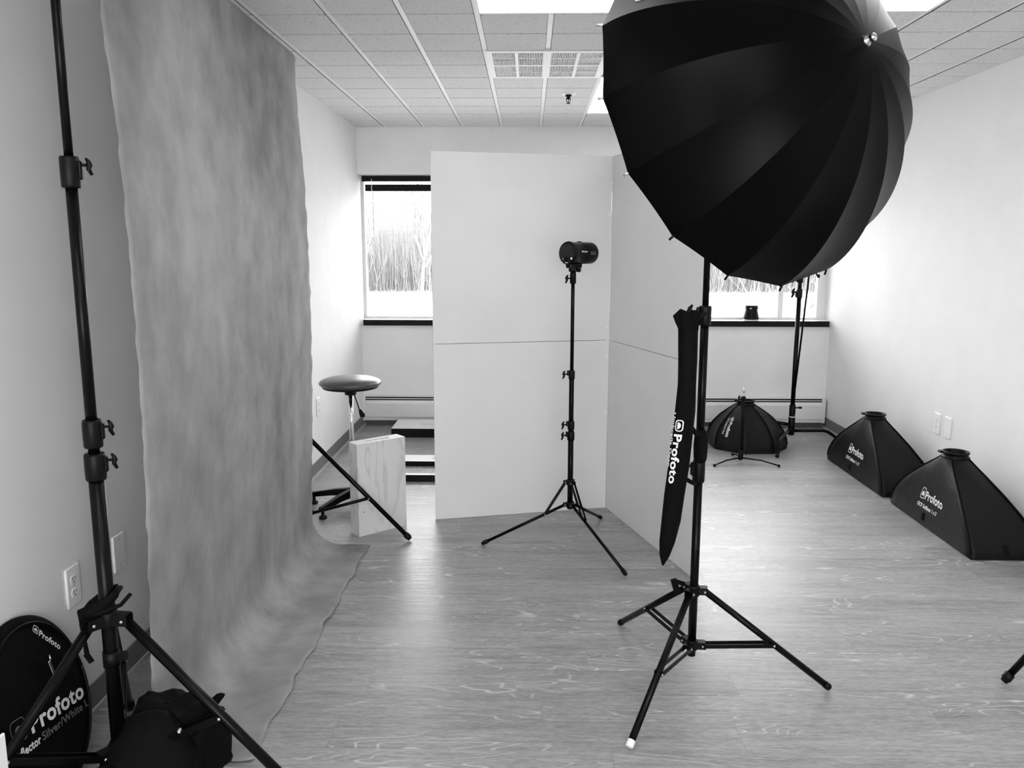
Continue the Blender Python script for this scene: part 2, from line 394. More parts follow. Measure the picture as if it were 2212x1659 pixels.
# ---------------------------------------------------------------- outdoors
OG = -3.2
struct('ground', MB().bb(-90, 130, YB+1.2, 200, OG-.2, OG), SNOW)
random.seed(7)
def tree_mb(h, seed, spread=.5, r0=.09, nmax=4, rk=.5):
    rnd = random.Random(seed); mb = MB()
    def br(p, d, L, r, dep):
        n = 3; pts = [p]; q = p; dd = d
        for i in range(n):
            dd = (dd+Vector((rnd.uniform(-1, 1), rnd.uniform(-1, 1), rnd.uniform(-.2, .6)))*.16).normalized()
            q = q+dd*L/n; pts.append(q)
        mb.tube(pts, [r*(1-.45*i/n) for i in range(n+1)], n=4 if dep < 2 else 3, cap=False)
        if dep >= nmax: return
        for k in range(rnd.choice((2, 3, 3)) if dep < 3 else 2):
            t = rnd.uniform(.35, 1); i = min(int(t*n), n-1); pp = pts[i].lerp(pts[i+1], t*n-i)
            a = Vector((rnd.uniform(-1, 1), rnd.uniform(-1, 1), rnd.uniform(-.1, .6))).normalized()
            br(pp, (dd*(1-spread)+a*spread+Vector((0, 0, .15))).normalized(), L*rnd.uniform(.5, .75), r*rk, dep+1)
        br(q, dd, L*.72, r*.55, dep+1)
    br(Vector((0, 0, 0)), Vector((rnd.uniform(-.12, .12), rnd.uniform(-.1, .1), 1)).normalized(), h*.42, r0, 0)
    return mb
protos = []
for k in range(6):
    mb = tree_mb(9.0, 11+k, .42, .06)
    o = obj('bare_tree', mb, BARK, fix=False); protos.append(o)
def set_tree(o, x, y, s, rz):
    o.location = (x, y, OG); o.scale = (s, s, s); o.rotation_euler = (0, 0, rz)
TL = 'leafless tree among the pale woodland beyond the snowy ground outside the window'
k = 0
for r_i, y in enumerate((57, 63.5, 70, 76.5, 83)):
    for (a0, a1) in ((-.228, -.118), (.20, .37)):
        x = a0*y+r_i % 2*2.2
        while x < a1*y+1.5:
            o = protos[k] if k < 6 else protos[k % 6].copy()
            if k >= 6: C.objects.link(o)
            k += 1; set_tree(o, x+random.uniform(-.4, .4), y+random.uniform(-.8, .8), random.uniform(.7, 1.), random.uniform(0, 6))
            tag(o, TL, 'tree', 'bare trees in the woodland outside'); x += 6.1
near = [(-7.9, 38, 10.5, 'tall leafless tree nearest the left edge of the left window opening', 31), (-5.9, 43, 10.2, 'slim leafless tree rising in the middle of the left window opening', 37),
        (5.3, 17, 5.6, 'leafless tree whose thin branches cross the right window above the sill', 43)]
for x, y, h_, lb, sd_ in near:
    o = obj('bare_tree', tree_mb(h_, sd_, .5, .13 if y > 20 else .05, 4, .62), BARK, fix=False); set_tree(o, x, y, 1, 0); tag(o, lb, 'tree')
# distant thicket: a mass of thin stems nobody could count
th = MB(); rnd = random.Random(3)
for i in range(6500):
    y = rnd.uniform(90, 125); ang = rnd.uniform(-.24, -.10) if rnd.random() < .45 else rnd.uniform(.19, .40)
    x = ang*y; h = rnd.uniform(2.5, 9.) if rnd.random() < .7 else rnd.uniform(7, 11.5)
    z0 = OG+.02; lx = rnd.uniform(-.16, .16)*h; r = rnd.uniform(.02, .06)
    a = Vector((x, y, z0)); b_ = Vector((x+lx, y, OG+h)); m_ = a.lerp(b_, .5)+Vector((rnd.uniform(-.3, .3), 0, 0))
    th.tube([a, m_, b_], [r, r*.7, r*.25], n=3, cap=False)
tag(obj('woodland_thicket', th, TWIG2, fix=False), 'pale mass of bare stems and brush across the far edge of the snow', 'woodland', kind='stuff')
hill = MB(); rows = []
for j in range(8):
    t = j/7; rows.append([Vector((-70+180*i/60, 126+t*22, OG+11.2*math.sin(t*PI/2)+1.4*noise.noise(Vector((i*.35, t*3, 0))))) for i in range(61)])
hill.grid(rows); struct('ground_slope', hill, TWIG).name = 'ground.001'
sb = MB()
for (x0, x1, y) in ((-12, -3.2, 33), (3, 18, 30)):
    rows = []
    for j in range(5):
        t = j/4; rows.append([Vector((x0+(x1-x0)*i/20, y+t*2.2-1, OG+.32*math.sin(t*PI)*math.sin(PI*i/20)*(1+.4*noise.noise(Vector((i*.7, 0, y)))))) for i in range(21)])
    sb.grid(rows)
tag(obj('snow_bank', sb, SNOW), 'low ridge of ploughed snow on the ground outside the window', 'snow', kind='stuff')

# ================================================================== CEILING FITTINGS
def troffer(i0, i1, j0, j1, label):
    x0, x1, y0, y1 = GX0+i0*T, GX0+i1*T, GY0+j0*T, GY0+j1*T
    t = thing('ceiling_light', label, 'ceiling light', ((x0+x1)/2, (y0+y1)/2, ZC), 'ceiling lights')
    f = MB(); w_ = .014
    f.bb(x0, x0+w_, y0, y1, ZC-.003, ZC+.05); f.bb(x1-w_, x1, y0, y1, ZC-.003, ZC+.05)
    f.bb(x0+w_, x1-w_, y0, y0+w_, ZC-.003, ZC+.05); f.bb(x0+w_, x1-w_, y1-w_, y1, ZC-.003, ZC+.05); f.bb(x0+w_, x1-w_, y0+w_, y1-w_, ZC+.04, ZC+.05)
    obj('frame', f, TEE, t); obj('lens', MB().bb(x0+w_, x1-w_, y0+w_, y1-w_, ZC+.0, ZC+.008), LENS, t)
troffer(4, 6, -4, 0, 'flat white ceiling light at the top edge, left of the big black umbrella')
troffer(8, 10, -4, 0, 'flat white ceiling light at the top edge, right behind the umbrella')
troffer(6, 8, 4, 8, 'lit ceiling light farthest back, half hidden behind the left edge of the umbrella')
for a_, b_, c_, d_, wh in ((2, 4, -12, -8, 'left wall, just behind'), (6, 8, -12, -8, 'middle of the room, just behind'), (4, 6, -18, -14, 'rear of the room, well behind')):  # extra fixtures out of view, added to fill the panels and left wall
    troffer(a_, b_, c_, d_, 'added unseen ceiling light over the '+wh+' the viewpoint')

# air grille, two rows of slotted louvre fields
x0, x1, y0, y1 = GX0+4*T+.0005, GX0+6*T-.0005, GY0+2*T, GY0+4*T
gr = thing('air_grille', 'square white louvred air grille set in the tiled ceiling', 'vent', ((x0+x1)/2, (y0+y1)/2, ZC))
fr = MB(); fw = .032; zt, zb = ZC+.012, ZC-.008
fr.bb(x0, x0+fw, y0, y1, zb, zt); fr.bb(x1-fw, x1, y0, y1, zb, zt); fr.bb(x0+fw, x1-fw, y0, y0+fw, zb, zt); fr.bb(x0+fw, x1-fw, y1-fw, y1, zb, zt)
obj('frame', fr, TEE, gr)
cxm, cym = (x0+x1)/2, (y0+y1)/2
br_ = MB(); br_.bb(cxm-.02, cxm+.02, y0+fw, y1-fw, zb, zt); br_.bb(x0+fw, cxm-.02, cym-.011, cym+.011, zb, zt); br_.bb(cxm+.02, x1-fw, cym-.011, cym+.011, zb, zt)
for xq in ((x0+cxm)/2, (x1+cxm)/2): br_.bb(xq-.008, xq+.008, y0+fw, y1-fw, zb-.001, zt)
for yq in ((y0+cym)/2, (y1+cym)/2): br_.bb(x0+fw, x1-fw, yq-.004, yq+.004, zb+.001, zt)
obj('crossbar', br_, TEE, gr)
for (a0, a1) in ((x0+fw, (x0+cxm)/2-.008), ((x0+cxm)/2+.008, cxm-.02), (cxm+.02, (x1+cxm)/2-.008), ((x1+cxm)/2+.008, x1-fw)):
    for (b0, b1) in ((y0+fw, cym-.011), (cym+.011, y1-fw)):
        m = MB(); n = 15
        for q in range(n):
            xx = a0+(a1-a0)*(q+.5)/n; m.box((xx, (b0+b1)/2, ZC+.003), (.0035, b1-b0, .012), (Vector((1, 0, .25)), Vector((0, 1, 0)), Vector((-.25, 0, 1))))
        obj('louvre_panel', m, TEE, gr)
obj('duct_box', MB().bb(x0, x1, y0, y1, ZC+.06, ZC+.07), mat('duct_grey', .06, .8), gr)
# sprinkler
sx, sy_ = .237, 5.186
sp_ = thing('fire_sprinkler', 'small pendent fire sprinkler hanging from a ceiling tile', 'sprinkler', (sx, sy_, ZC))
obj('escutcheon', MB().lathe([(.045, .0), (.044, -.006), (.02, -.01), (.018, -.002)], (sx, sy_, ZC-.002)), WHITE, sp_)
m = MB(); m.lathe([(.018, 0), (.019, -.012), (.010, -.016), (.010, -.03)], (sx, sy_, ZC-.008)); m.tube([(sx-.012, sy_, ZC-.03), (sx-.012, sy_, ZC-.05), (sx, sy_, ZC-.062)], .0025, 6); m.tube([(sx+.012, sy_, ZC-.03), (sx+.012, sy_, ZC-.05), (sx, sy_, ZC-.062)], .0025, 6)
m.tube([(sx, sy_, ZC-.03), (sx, sy_, ZC-.062)], .003, 6)
obj('body', m, BPLAS, sp_); obj('deflector', MB().lathe([(.014, 0), (.014, -.002)], (sx, sy_, ZC-.062)), BPLAS, sp_)

# ================================================================== WALL FITTINGS
def plate(side, y, z, label, kind):
    s = 1 if side == 'left' else -1; x = XL if s > 0 else XR
    t = thing('power_outlet' if kind == 'duplex' else 'blank_wall_plate', label, 'outlet' if kind == 'duplex' else 'wall plate', (x, y, z))
    P = lambda a, yy, zz: Vector((x+s*a, y+yy, z+zz))
    obj('cover_plate', MB().box(P(.0035, 0, 0), (.007, .071, .124), bev=.0028), WHITE, t)
    if kind == 'duplex':
        for dz in (-.02, .02):
            poly = [P(.0065, .017*math.cos(a), dz+max(-.0135, min(.0135, .017*math.sin(a)))) for a in [2*PI*k/28 for k in range(28)]]
            o = obj('receptacle', MB().prism(poly, (s*.0022, 0, 0), 0), WHITE, t)
            q = MB(); q.box(P(.0088, -.006, dz+.003), (.0006, .002, .008)); q.box(P(.0088, .006, dz+.003), (.0006, .002, .007)); q.lathe([(.0024, 0), (.0024, .0006)], P(.0086, 0, dz-.0075), (s, 0, 0), 10)
            obj('slot', q, DARK, o)
        obj('screw', MB().lathe([(.003, 0), (.0025, .001)], P(.007, 0, 0), (s, 0, 0), 10), STEEL, t)
    else:
        for dz in (-.045, .045): obj('screw', MB().lathe([(.003, 0), (.0025, .001)], P(.007, 0, dz), (s, 0, 0), 10), STEEL, t)
plate('left', 2.253, .437, 'duplex outlet on the left wall above the round reflector bag', 'duplex')
plate('left', 2.525, .437, 'blank cover plate on the left wall between the stand pole and the backdrop', 'blank')
plate('left', 5.098, .427, 'faint duplex outlet on the far left wall beside the stool', 'duplex')
plate('right', 4.731, .42, 'duplex outlet on the right wall above the softboxes', 'duplex')
plate('right', 4.607, .42, 'blank cover plate on the right wall beside the duplex outlet', 'blank')

# baseboard heater
hx0, hx1 = XL+.012, XR-.03
ht = thing('baseboard_heater', 'long white baseboard heater along the foot of the window wall', 'heater', ((hx0+hx1)/2, YB-.04, .045))
cr = MB(); prof = [(YB, .245), (YB-.045, .245), (YB-.062, .232)]
cv = MB()
def strip(mb, pr, th_=.002):
    for (a, b) in zip(pr[:-1], pr[1:]):
        mb.bar((hx0, a[0], a[1]), (hx1, a[0], a[1]), .001, .001) if False else None
        d = Vector((0, b[0]-a[0], b[1]-a[1])); L = d.length; d.normalize(); nn = Vector((1, 0, 0)).cross(d)
        mb.box(((hx0+hx1)/2, (a[0]+b[0])/2, (a[1]+b[1])/2), (hx1-hx0, L+.001, th_), (Vector((1, 0, 0)), d, nn))
strip(cv, [(YB-.005, .245), (YB-.052, .243)]); obj('top_cover', cv, HEAT, ht)
cv = MB(); strip(cv, [(YB-.060, .214), (YB-.068, .19), (YB-.068, .085), (YB-.062, .07), (YB-.062, .048)]); cv.bb(hx0, hx1, YB-.071, YB-.066, .182, .186); cv.bb(hx0, hx1, YB-.071, YB-.064, .078, .084); obj('front_cover', cv, HEAT, ht)
cv = MB(); cv.bb(hx0, hx1, YB-.056, YB-.052, .224, .230); obj('damper', cv, HEAT, ht)
cv = MB(); cv.bb(hx0, hx1, YB-.05, YB-.006, .06, .238); obj('fin_core', cv, DARK, ht)
for xe in (hx0, hx1):
    obj('end_cap', MB().bb(xe-.012, xe+.012, YB-.072, YB, .045, .248, bev=.002), HEAT, ht)

# blind on the left of the window head
bl = thing('venetian_blind', 'black venetian blind drawn up under the head of the window', 'blind', (.3, YB+.09, HZ))
obj('headrail', MB().bb(XL+.02, XR-.03, YB+.06, YB+.10, HZ-.048, HZ-.004, bev=.003), BLIND, bl)
sl = MB()
for k_ in range(9): sl.bb(XL+.045, XR-.05, YB+.064, YB+.096, HZ-.112+k_*.0046, HZ-.1085+k_*.0046)
obj('slat_stack', sl, BLIND, bl); obj('bottom_rail', MB().bb(XL+.045, XR-.05, YB+.062, YB+.098, HZ-.124, HZ-.113, bev=.002), BLIND, bl)
obj('lift_cord', MB().tube([(-1.265, YB+.058, HZ-.03), (-1.265, YB+.058, HZ-.135)], .003, 6), WHITE, bl)
obj('tilt_wand', MB().tube([(-1.255, YB+.058, HZ-.13), (-1.26, YB+.058, HZ-.75)], .0045, 6), WHITE, bl)

# reflector on the sill
zr = thing('zoom_reflector', 'black flared flash reflector standing on the window sill', 'reflector', (1.81, 6.6, SZ+.036))
obj('flared_body', MB().lathe([(.064, .008), (.064, .014), (.048, .085), (.046, .105), (.050, .108), (.050, .120), (.045, .122)], zr.location, n=40), BPLAS, zr)
obj('rim', MB().lathe([(.066, 0), (.067, .004), (.064, .009)], zr.location, n=40), SILV, zr)
obj('clamp_ring', MB().lathe([(.0485, 0), (.053, .002), (.053, .012), (.0485, .014)], zr.location+Vector((0, 0, .092)), n=40, cap=False), BPLAS, zr)
obj('buckle', MB().box(zr.location+Vector((-.02, -.0515, .1)), (.016, .006, .008)), CHROME, zr)

# ================================================================== V-FLAT
vf = thing('folding_v_flat', 'tall white folding V flat standing on the floor in the middle of the room', 'v flat', (.437, 4.372, 0))
hg = Vector((.437, 4.372, 0)); lf = Vector((-.496, 4.142, 0)); rt = Vector((.733, 3.372, 0))
for a, b, s in ((lf, hg, 1), (hg, rt, 1)):
    d = (b-a); L = d.length; d.normalize(); nn = Vector((-d.y, d.x, 0))
    g = .0008
    c = (a+b)/2+nn*.0115; c.z = .9495
    obj('added_seam_backing_strip', MB().box(c, (L-.03, .003, .03), (d, nn, Vector((0, 0, 1)))), mat('added_backing_grey', .25, .6), vf)  # backing added behind the seam, blocks window light to keep the line dark
    for z0, z1 in ((0.001, .9483), (.9507, 1.92)):
        c = (a+b)/2+nn*.005; c.z = (z0+z1)/2
        obj('panel', MB().box(c, (L-g*2, .009, z1-z0), (d, nn, Vector((0, 0, 1))), bev=.001), BOARD, vf)
obj('hinge_spine', MB().tube([hg+Vector((.004, .006, .002)), hg+Vector((.004, .006, 1.918))], .0045, 8), BOARD, vf)
for z in (.55, .86, 1.02, 1.30, 1.62):
    m = MB()
    for a in (lf, rt):
        d = (a-hg).normalized(); nn = Vector((-d.y, d.x, 0)); nn = nn if nn.y < 0 else -nn
        c = hg+d*.0135+nn*.0009; c.z = z; m.box(c, (.02, .0012, .016), (d, nn, Vector((0, 0, 1))))
    obj('hinge_tape', m, TAPE, vf)

# ================================================================== BACKDROP
PX, YN, YF = -1.050, 2.055, 3.755
bd = thing('canvas_backdrop', 'mottled grey hand painted canvas backdrop hanging at the left and sweeping onto the floor', 'backdrop', (PX, (YN+YF)/2, 0))
ztop, rb = 2.275, .13
prof = []
for k_ in range(8):      # over the roller
    a = PI*(k_/7); prof.append((PX-.028+.028*math.cos(PI-a) if False else PX-.028-.028*math.cos(a), ztop+.028*math.sin(a)))
n1 = 60
for k_ in range(1, n1): prof.append((PX, ztop-(ztop-rb)*k_/n1))
for k_ in range(0, 13):
    a = PI/2*k_/12; prof.append((PX+rb*(1-math.cos(a)), .004+rb*(1-math.sin(a))))
for k_ in range(1, 9): prof.append((PX+rb+(.272-rb)*k_/8, .004))
rows = []; ny = 70; S = len(prof)
prof.insert(0, (PX-.056, ztop-.03))
for i, (x, z) in enumerate(prof):
    row = []
    for j in range(ny+1):
        v = j/ny; y = YN+(YF-YN)*v
        xx, zz = x, z
        hang = max(0, min(1, (ztop-z)/.5))*max(0, min(1, (z-.02)/.25))
        onfloor = 1 if (z < .02 and x > PX+.1) else 0
        # slow waves of the hanging cloth, stronger at the free edges
        edge = max(0, 1-abs(v-1)/.18)+.6*max(0, 1-v/.12)
        xx += .030*math.sin(PI*max(0, min(1, (z-.15)/2.1)))*hang+hang*(.005*math.sin(v*11+z*1.2)+.0022*edge*math.sin(z*52+1.2*math.sin(z*5)))
        if v > .999: y += .004*math.sin(z*37)+.003*math.sin(z*83)
        if v < .001: y += .003*math.sin(z*41)+.003*math.sin(z*97)
        yy0 = y
        if onfloor:
            q = (x-PX-.1)/.17
            xx += (.028*(1-v))*q*0 + q*(.006*math.sin(y*19)+.004*math.sin(y*47))
            zz += q*.006*max(0, math.sin(y*13+1)) + q*.004*max(0, math.sin(y*31))
            if j == 0: yy0 += q*.01*math.sin(x*40)
        row.append(Vector((xx, yy0, zz)))
    rows.append(row)
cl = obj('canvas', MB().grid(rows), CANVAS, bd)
so = cl.modifiers.new('cloth_thickness', 'SOLIDIFY'); so.thickness = .0015; so.offset = -1
obj('roller', MB().tube([(PX-.028, YN-.02, ztop), (PX-.028, YF+.03, ztop)], .0255, 20), mat('cardboard_core', .35, .8), bd)

# ================================================================== STANDS
def wing_knob(mb, o, d, s=1.):
    """screw knob with a bent wing: o on the collar surface, d outward"""
    o = Vector(o); d = Vector(d).normalized(); u = Vector((0, 0, 1)); x = d.cross(u).normalized()
    mb.tube([o-d*.004*s, o+d*.016*s], .0045*s, 10)
    mb.tube([o+d*.013*s+u*.020*s, o+d*.020*s+u*.010*s, o+d*.022*s, o+d*.019*s-u*.012*s, o+d*.027*s-u*.028*s], [.003*s, .0065*s, .0085*s, .0065*s, .0045*s], 10)
    return mb
def tripod(name, label, base, azs, rf, leg_top, rh, brace_top, frac, rl, tubes, collars, knob_az=0, double=True, feet=None, top=None, fs=1., group=None, bolt=True, flat=False, ks=1.):
    """leg_top: height of leg pivots; brace_top: height of brace pivots on the pole; frac along the leg of the brace joint"""
    bx, by = base; t = thing(name, label, 'light stand', (bx, by, 0), group)
    P = lambda r, az, z: Vector((bx+r*math.cos(math.radians(az)), by+r*math.sin(math.radians(az)), z))
    m = MB()
    for (z0, z1, r) in tubes: m.lathe([(r, z0), (r, z1)], (bx, by, 0), n=20)
    obj('pole', m, BLACK, t)
    R0 = tubes[0][2]
    for nm, z in (('hub', leg_top), ('collar', brace_top)):
        m = MB(); m.lathe([(R0+.004, z-.016*fs), (R0+.0055, z-.014*fs), (R0+.0055, z+.014*fs), (R0+.004, z+.017*fs)], (bx, by, 0), n=20)
        for az in azs:
            r_ = rh; x_ = P(1, az, 0)-P(0, az, 0)
            for sgn in (-1, 1):
                side = Vector((-x_.y, x_.x, 0))*sgn*(rl*1.15)
                c = P((R0+r_)/2+.004, az, z)+side; m.box(c, (r_-R0+.014*fs, .0022, .02*fs), (x_, Vector((-x_.y, x_.x, 0)), Vector((0, 0, 1))))
            m.box(P((R0+r_)/2+.002, az, z+.011*fs), (r_-R0+.012*fs, rl*2.3, .0025), (x_, Vector((-x_.y, x_.x, 0)), Vector((0, 0, 1))))
        o = obj(nm, m, BPLAS, t)
        if bolt:
            for az in azs:
                x_ = P(1, az, 0)-P(0, az, 0); side = Vector((-x_.y, x_.x, 0))
                for sgn in (-1, 1): obj('bolt', MB().lathe([(.0036*fs, 0), (.0036*fs, .002), (.002*fs, .0035)], P(rh, az, z)+side*sgn*(rl*1.15+.001), side*sgn, 10), STEEL, o)
    for i, az in enumerate(azs):
        a = P(rh, az, leg_top); R = rf[i] if isinstance(rf, (list, tuple)) else rf
        b = P(R, az, rl); 
        d = (b-a).normalized()
        lg = obj('leg', MB().tube([a, b-d*.02], rl, 14), BLACK, t)
        ft = MB(); ft.lathe([(rl*.98, -.034), (rl*1.35, -.032), (rl*1.4, -.010), (rl*1.05, -.004), (rl*1.0, .002)] if not flat else [(rl*.98, -.022), (rl*1.10, -.021), (rl*1.10, -.003), (rl*.95, .0)], b, d, 14)
        obj('rubber_foot', ft, BPLAS if not (feet and i in feet) else WHITE, lg)
        j = a.lerp(b, frac); c = P(rh, az, brace_top); x_ = P(1, az, 0)-P(0, az, 0); side = Vector((-x_.y, x_.x, 0)); bm = MB()
        if double:
            for sgn in (-1, 1): bm.bar(c+side*sgn*rl*1.15, j+side*sgn*rl*1.15, .003, .013*fs)
        else: bm.tube([c, j], rl*.7, 8)
        bo = obj('brace', bm, BLACK, t)
        for sgn in (-1, 1): obj('bolt', MB().lathe([(.0036*fs, 0), (.0036*fs, .002), (.002*fs, .0035)], j+side*sgn*(rl*1.15+.001), side*sgn, 10), STEEL, bo)
    for (z0, z1, r, kaz) in collars:
        o = obj('clamp_collar', MB().lathe([(r*.93, z0), (r, z0+.004), (r*1.02, (z0+z1)/2), (r, z1-.004), (r*.93, z1)], (bx, by, 0), n=24), BPLAS, t)
        kd = P(1, kaz, 0)-P(0, kaz, 0)
        m = MB(); m.box(P(r+.001, kaz, (z0+z1)/2+.008*ks), (.014*ks, .014, (z1-z0)*.6), (kd, Vector((-kd.y, kd.x, 0)), Vector((0, 0, 1))), bev=.003)
        wing_knob(m, P(r+.006*ks, kaz, z1-.018), kd, fs*ks); obj('wing_knob', m, BPLAS, o)
    return t

# near left stand (carries the backdrop bar)
LX, LY = -1.037, 1.85
ls = tripod('backdrop_stand', 'large black tripod stand in the near left corner, weighted with a sandbag', (LX, LY), (-5, 115, 235), [.545, .5, .5], .530, .043, .175, .47, .0125,
       [(.12, .93, .0178), (.90, 1.60, .0130), (1.58, 2.225, .0100)],
       [(.885, .950, .0235, 15), (.965, 1.032, .0215, 15), (1.568, 1.637, .0205, 15)], fs=1.25, ks=.62)
# strap wrapped over the hub
def band(mb, pts, w_, th_):
    pts = [Vector(p) for p in pts]; rows = []
    for i, p in enumerate(pts):
        u = Vector((0, 0, 1)); d_ = (pts[min(i+1, len(pts)-1)]-pts[max(i-1, 0)]).normalized(); o_ = d_.cross(u).normalized(); u = (u-d_*u.dot(d_)).normalized()
        rows.append([p+u*w_/2+o_*th_/2, p+u*w_/2-o_*th_/2, p-u*w_/2-o_*th_/2, p-u*w_/2+o_*th_/2])
    mb.grid(rows, True, True)
m = MB(); band(m, [(LX-.058, LY-.010, .535), (LX-.056, LY-.028, .545), (LX-.03, LY-.034, .560), (LX, LY-.034, .572), (LX+.02, LY-.028, .588), (LX+.028, LY-.005, .598), (LX+.02, LY+.02, .60), (LX-.01, LY+.026, .588), (LX-.045, LY+.012, .56), (LX-.058, LY-.008, .54)], .024, .004)
m.tube([(LX-.055, LY-.02, .525), (LX-.055, LY-.026, .56), (LX-.03, LY-.03, .572), (LX+.01, LY-.026, .588), (LX+.03, LY-.008, .60), (LX+.026, LY+.02, .602), (LX-.005, LY+.03, .59), (LX-.045, LY+.012, .562), (LX-.055, LY-.02, .53)], .006, 8)
m.tube([(LX-.04, LY-.03, .545), (LX, LY-.034, .56), (LX+.045, LY-.02, .575), (LX+.055, LY+.01, .59)], .005, 8)
m.tube([(LX-.05, LY-.03, .53), (LX-.046, LY-.032, .49), (LX-.044, LY-.03, .45)], [.006, .0045, .006], 8)
m.box((LX-.04, LY-.03, .44), (.012, .006, .026), (Vector((1, 0, .6)), Vector((0, 1, 0)), Vector((-.6, 0, 1)))); obj('strap', m, DARKFAB, ls)
m = MB(); m.box((LX+.028, LY, .43), (.02, .016, .02)); m.lathe([(.0205, .405), (.0205, .445)], (LX, LY, 0), n=20); obj('slider_clip', m, BPLAS, ls)
m = MB(); m.lathe([(.014, 2.20), (.014, 2.25), (.009, 2.252)], (LX, LY, 0), n=16); m.box((LX-.018, LY, 2.25), (.07, .03, .03), bev=.004); obj('bar_holder', m, BPLAS, ls)

# far backdrop stand, hidden but for one leg
FX, FY = -1.13, 3.865
fs_ = tripod('backdrop_stand', 'black tripod stand behind the backdrop, one leg splayed before the plywood box', (FX, FY), (-4.5, 115, 236), [.545, .5, .26], .520, .040, .125, .60, .0115,
       [(.05, .93, .0160), (.90, 1.60, .0125), (1.58, 2.225, .0100)],
       [(.885, .950, .0225, 15), (1.568, 1.637, .0205, 15)], double=False, fs=1.1)
m = MB(); m.lathe([(.014, 2.20), (.014, 2.235)], (FX, FY, 0), n=16); obj('bar_holder', m, BPLAS, fs_)
cb = MB(); cb.tube([(LX-.033, LY-.04, ztop+.0), (FX+.02, FY+.04, ztop+.0)], .012, 14)
tag(obj('crossbar', cb, BLACK), 'black steel crossbar through the top of the canvas backdrop between its two stands', 'crossbar')

# umbrella stand
UX, UY = .545, 2.505
us = tripod('light_stand', 'black tripod light stand carrying the big umbrella', (UX, UY), (-4, 114, 236), [.452, .462, .445], .332, .034, .142, .55, .0108,
       [(.105, .735, .0137), (.72, 1.235, .0130), (1.22, 1.755, .0100)],
       [(.700, .772, .0195, 190), (1.202, 1.262, .0190, 165)], feet=(2,), fs=1.05, flat=True)
m = MB(); m.tube([(UX-.028, UY+.02, .345), (UX-.05, UY+.02, .352), (UX-.06, UY+.02, .345)], .008, 8); m.box((UX-.056, UY+.02, .335), (.02, .02, .05), (Vector((1, 0, .3)), Vector((0, 1, 0)), Vector((-.3, 0, 1)))); obj('leg_strap', m, DARKFAB, us)
m = MB(); m.lathe([(.016, .765), (.021, .78), (.0225, .82), (.020, .86), (.0145, .872)], (UX+.002, UY-.004, 0), n=20); obj('velcro_wrap', m, DARKFAB, us)

# slim stand under the flash head
MX, MY = .205, 3.79
ms = tripod('light_stand', 'slim black tripod light stand in front of the white V flat', (MX, MY), (182, 64, -58.5), [.43, .434, .446], .205, .024, .318, .24, .0075,
       [(.185, .575, .0135), (.56, .85, .0118), (.84, 1.292, .0088)],
       [(.528, .570, .0175, 180), (.580, .622, .0165, 180), (.826, .868, .0150, 180)], double=True, fs=.8)

# ================================================================== FLASH HEAD
A = Vector((.69, .72, .0)).normalized(); FC = Vector((.232, 3.80, 1.418)); U = Vector((0, 0, 1)); Sd = A.cross(U)
fh = thing('flash_head', 'black cylindrical flash head on the slim stand in front of the V flat', 'flash head', (MX, MY, 1.29))
prof = [(.046, -.085), (.0515, -.083), (.0535, -.078), (.0535, -.070), (.0500, -.066), (.0500, -.0), (.0505, .001), (.0505, .06), (.0500, .08), (.047, .086), (.043, .088), (.042, .080)]
obj('housing', MB().lathe(prof, FC, A, 48), mat('satin_black', .003, .35, spec=.14), fh)
m = MB(); m.lathe([(.044, -.0865), (.044, -.084)], FC, A, 40); obj('rear_display', m, mat('display_glass', .02, .15), fh)
m = MB(); m.lathe([(.036, .081), (.040, .083)], FC, A, 40); obj('front_glass', m, mat('frosted_glass', .3, .3), fh)
B_ = FC-A*.0875
m = MB(); m.lathe([(.0125, 0), (.0125, .005), (.011, .006)], B_-U*.028, -A, 20); obj('dial', m, BPLAS, fh)
m = MB(); m.lathe([(.0050, 0), (.0050, .002)], B_-U*.024-Sd*(-.030), -A, 16)
obj('button', m, PRINT, fh)
m = MB(); m.box(B_-U*.043, (.0015, .016, .004), (A, Sd, U)); m.box(B_-U*.026+Sd*(-.022), (.0015, .003, .006), (A, Sd, U)); obj('marking', m, PRINT, fh)
m = MB(); m.box(FC-A*.035-U*.056, (.085, .036, .026), (A, Sd, U), bev=.006); obj('battery_foot', m, BPLAS, fh)
m = MB(); m.box(FC+U*.051, (.022, .012, .006), (A, Sd, U), bev=.002); obj('slide_switch', m, BPLAS, fh)
m = MB(); m.lathe([(.012, -.02), (.013, -.018), (.013, .012), (.011, .015)], (MX+.004, MY, 1.352), (1, 0, 0), 20); m.box((MX+.004, MY, 1.352), (.028, .022, .036), bev=.004)
m.lathe([(.0155, 0), (.0175, .003), (.0175, .016), (.014, .02)], (MX+.016, MY-.002, 1.348), (1, -.2, 0), 20)
m.lathe([(.0155, 0), (.0160, .003), (.0155, .010)], (MX-.010, MY-.002, 1.348), (-1, 0, 0), 20)
obj('tilt_bracket', m, BPLAS, fh)
m = MB(); m.lathe([(.012, 1.277), (.0145, 1.280), (.0145, 1.322), (.012, 1.335)], (MX, MY, 0), n=20); wing_knob(m, (MX-.013, MY, 1.302), (-1, -.1, 0), .8); obj('stand_adapter', m, BPLAS, fh)
sideN = (-Sd if (-Sd).y < 0 else Sd)  # camera side of the barrel
def on_barrel(s0, z0):
    def f(x, y):
        ang = (z0+y)/.0505; return FC+A*(s0+x)+(sideN*math.cos(ang)+U*math.sin(ang))*.0513
    return f
m = MB(); put(m, logo_mesh(.0075, .0065, .14), on_barrel(-.040, .004)); put(m, text_mesh('Profoto', .030, .032, .0068), on_barrel(-.031, .0042)); obj('lettering', m, PRINT, fh)
m = MB()
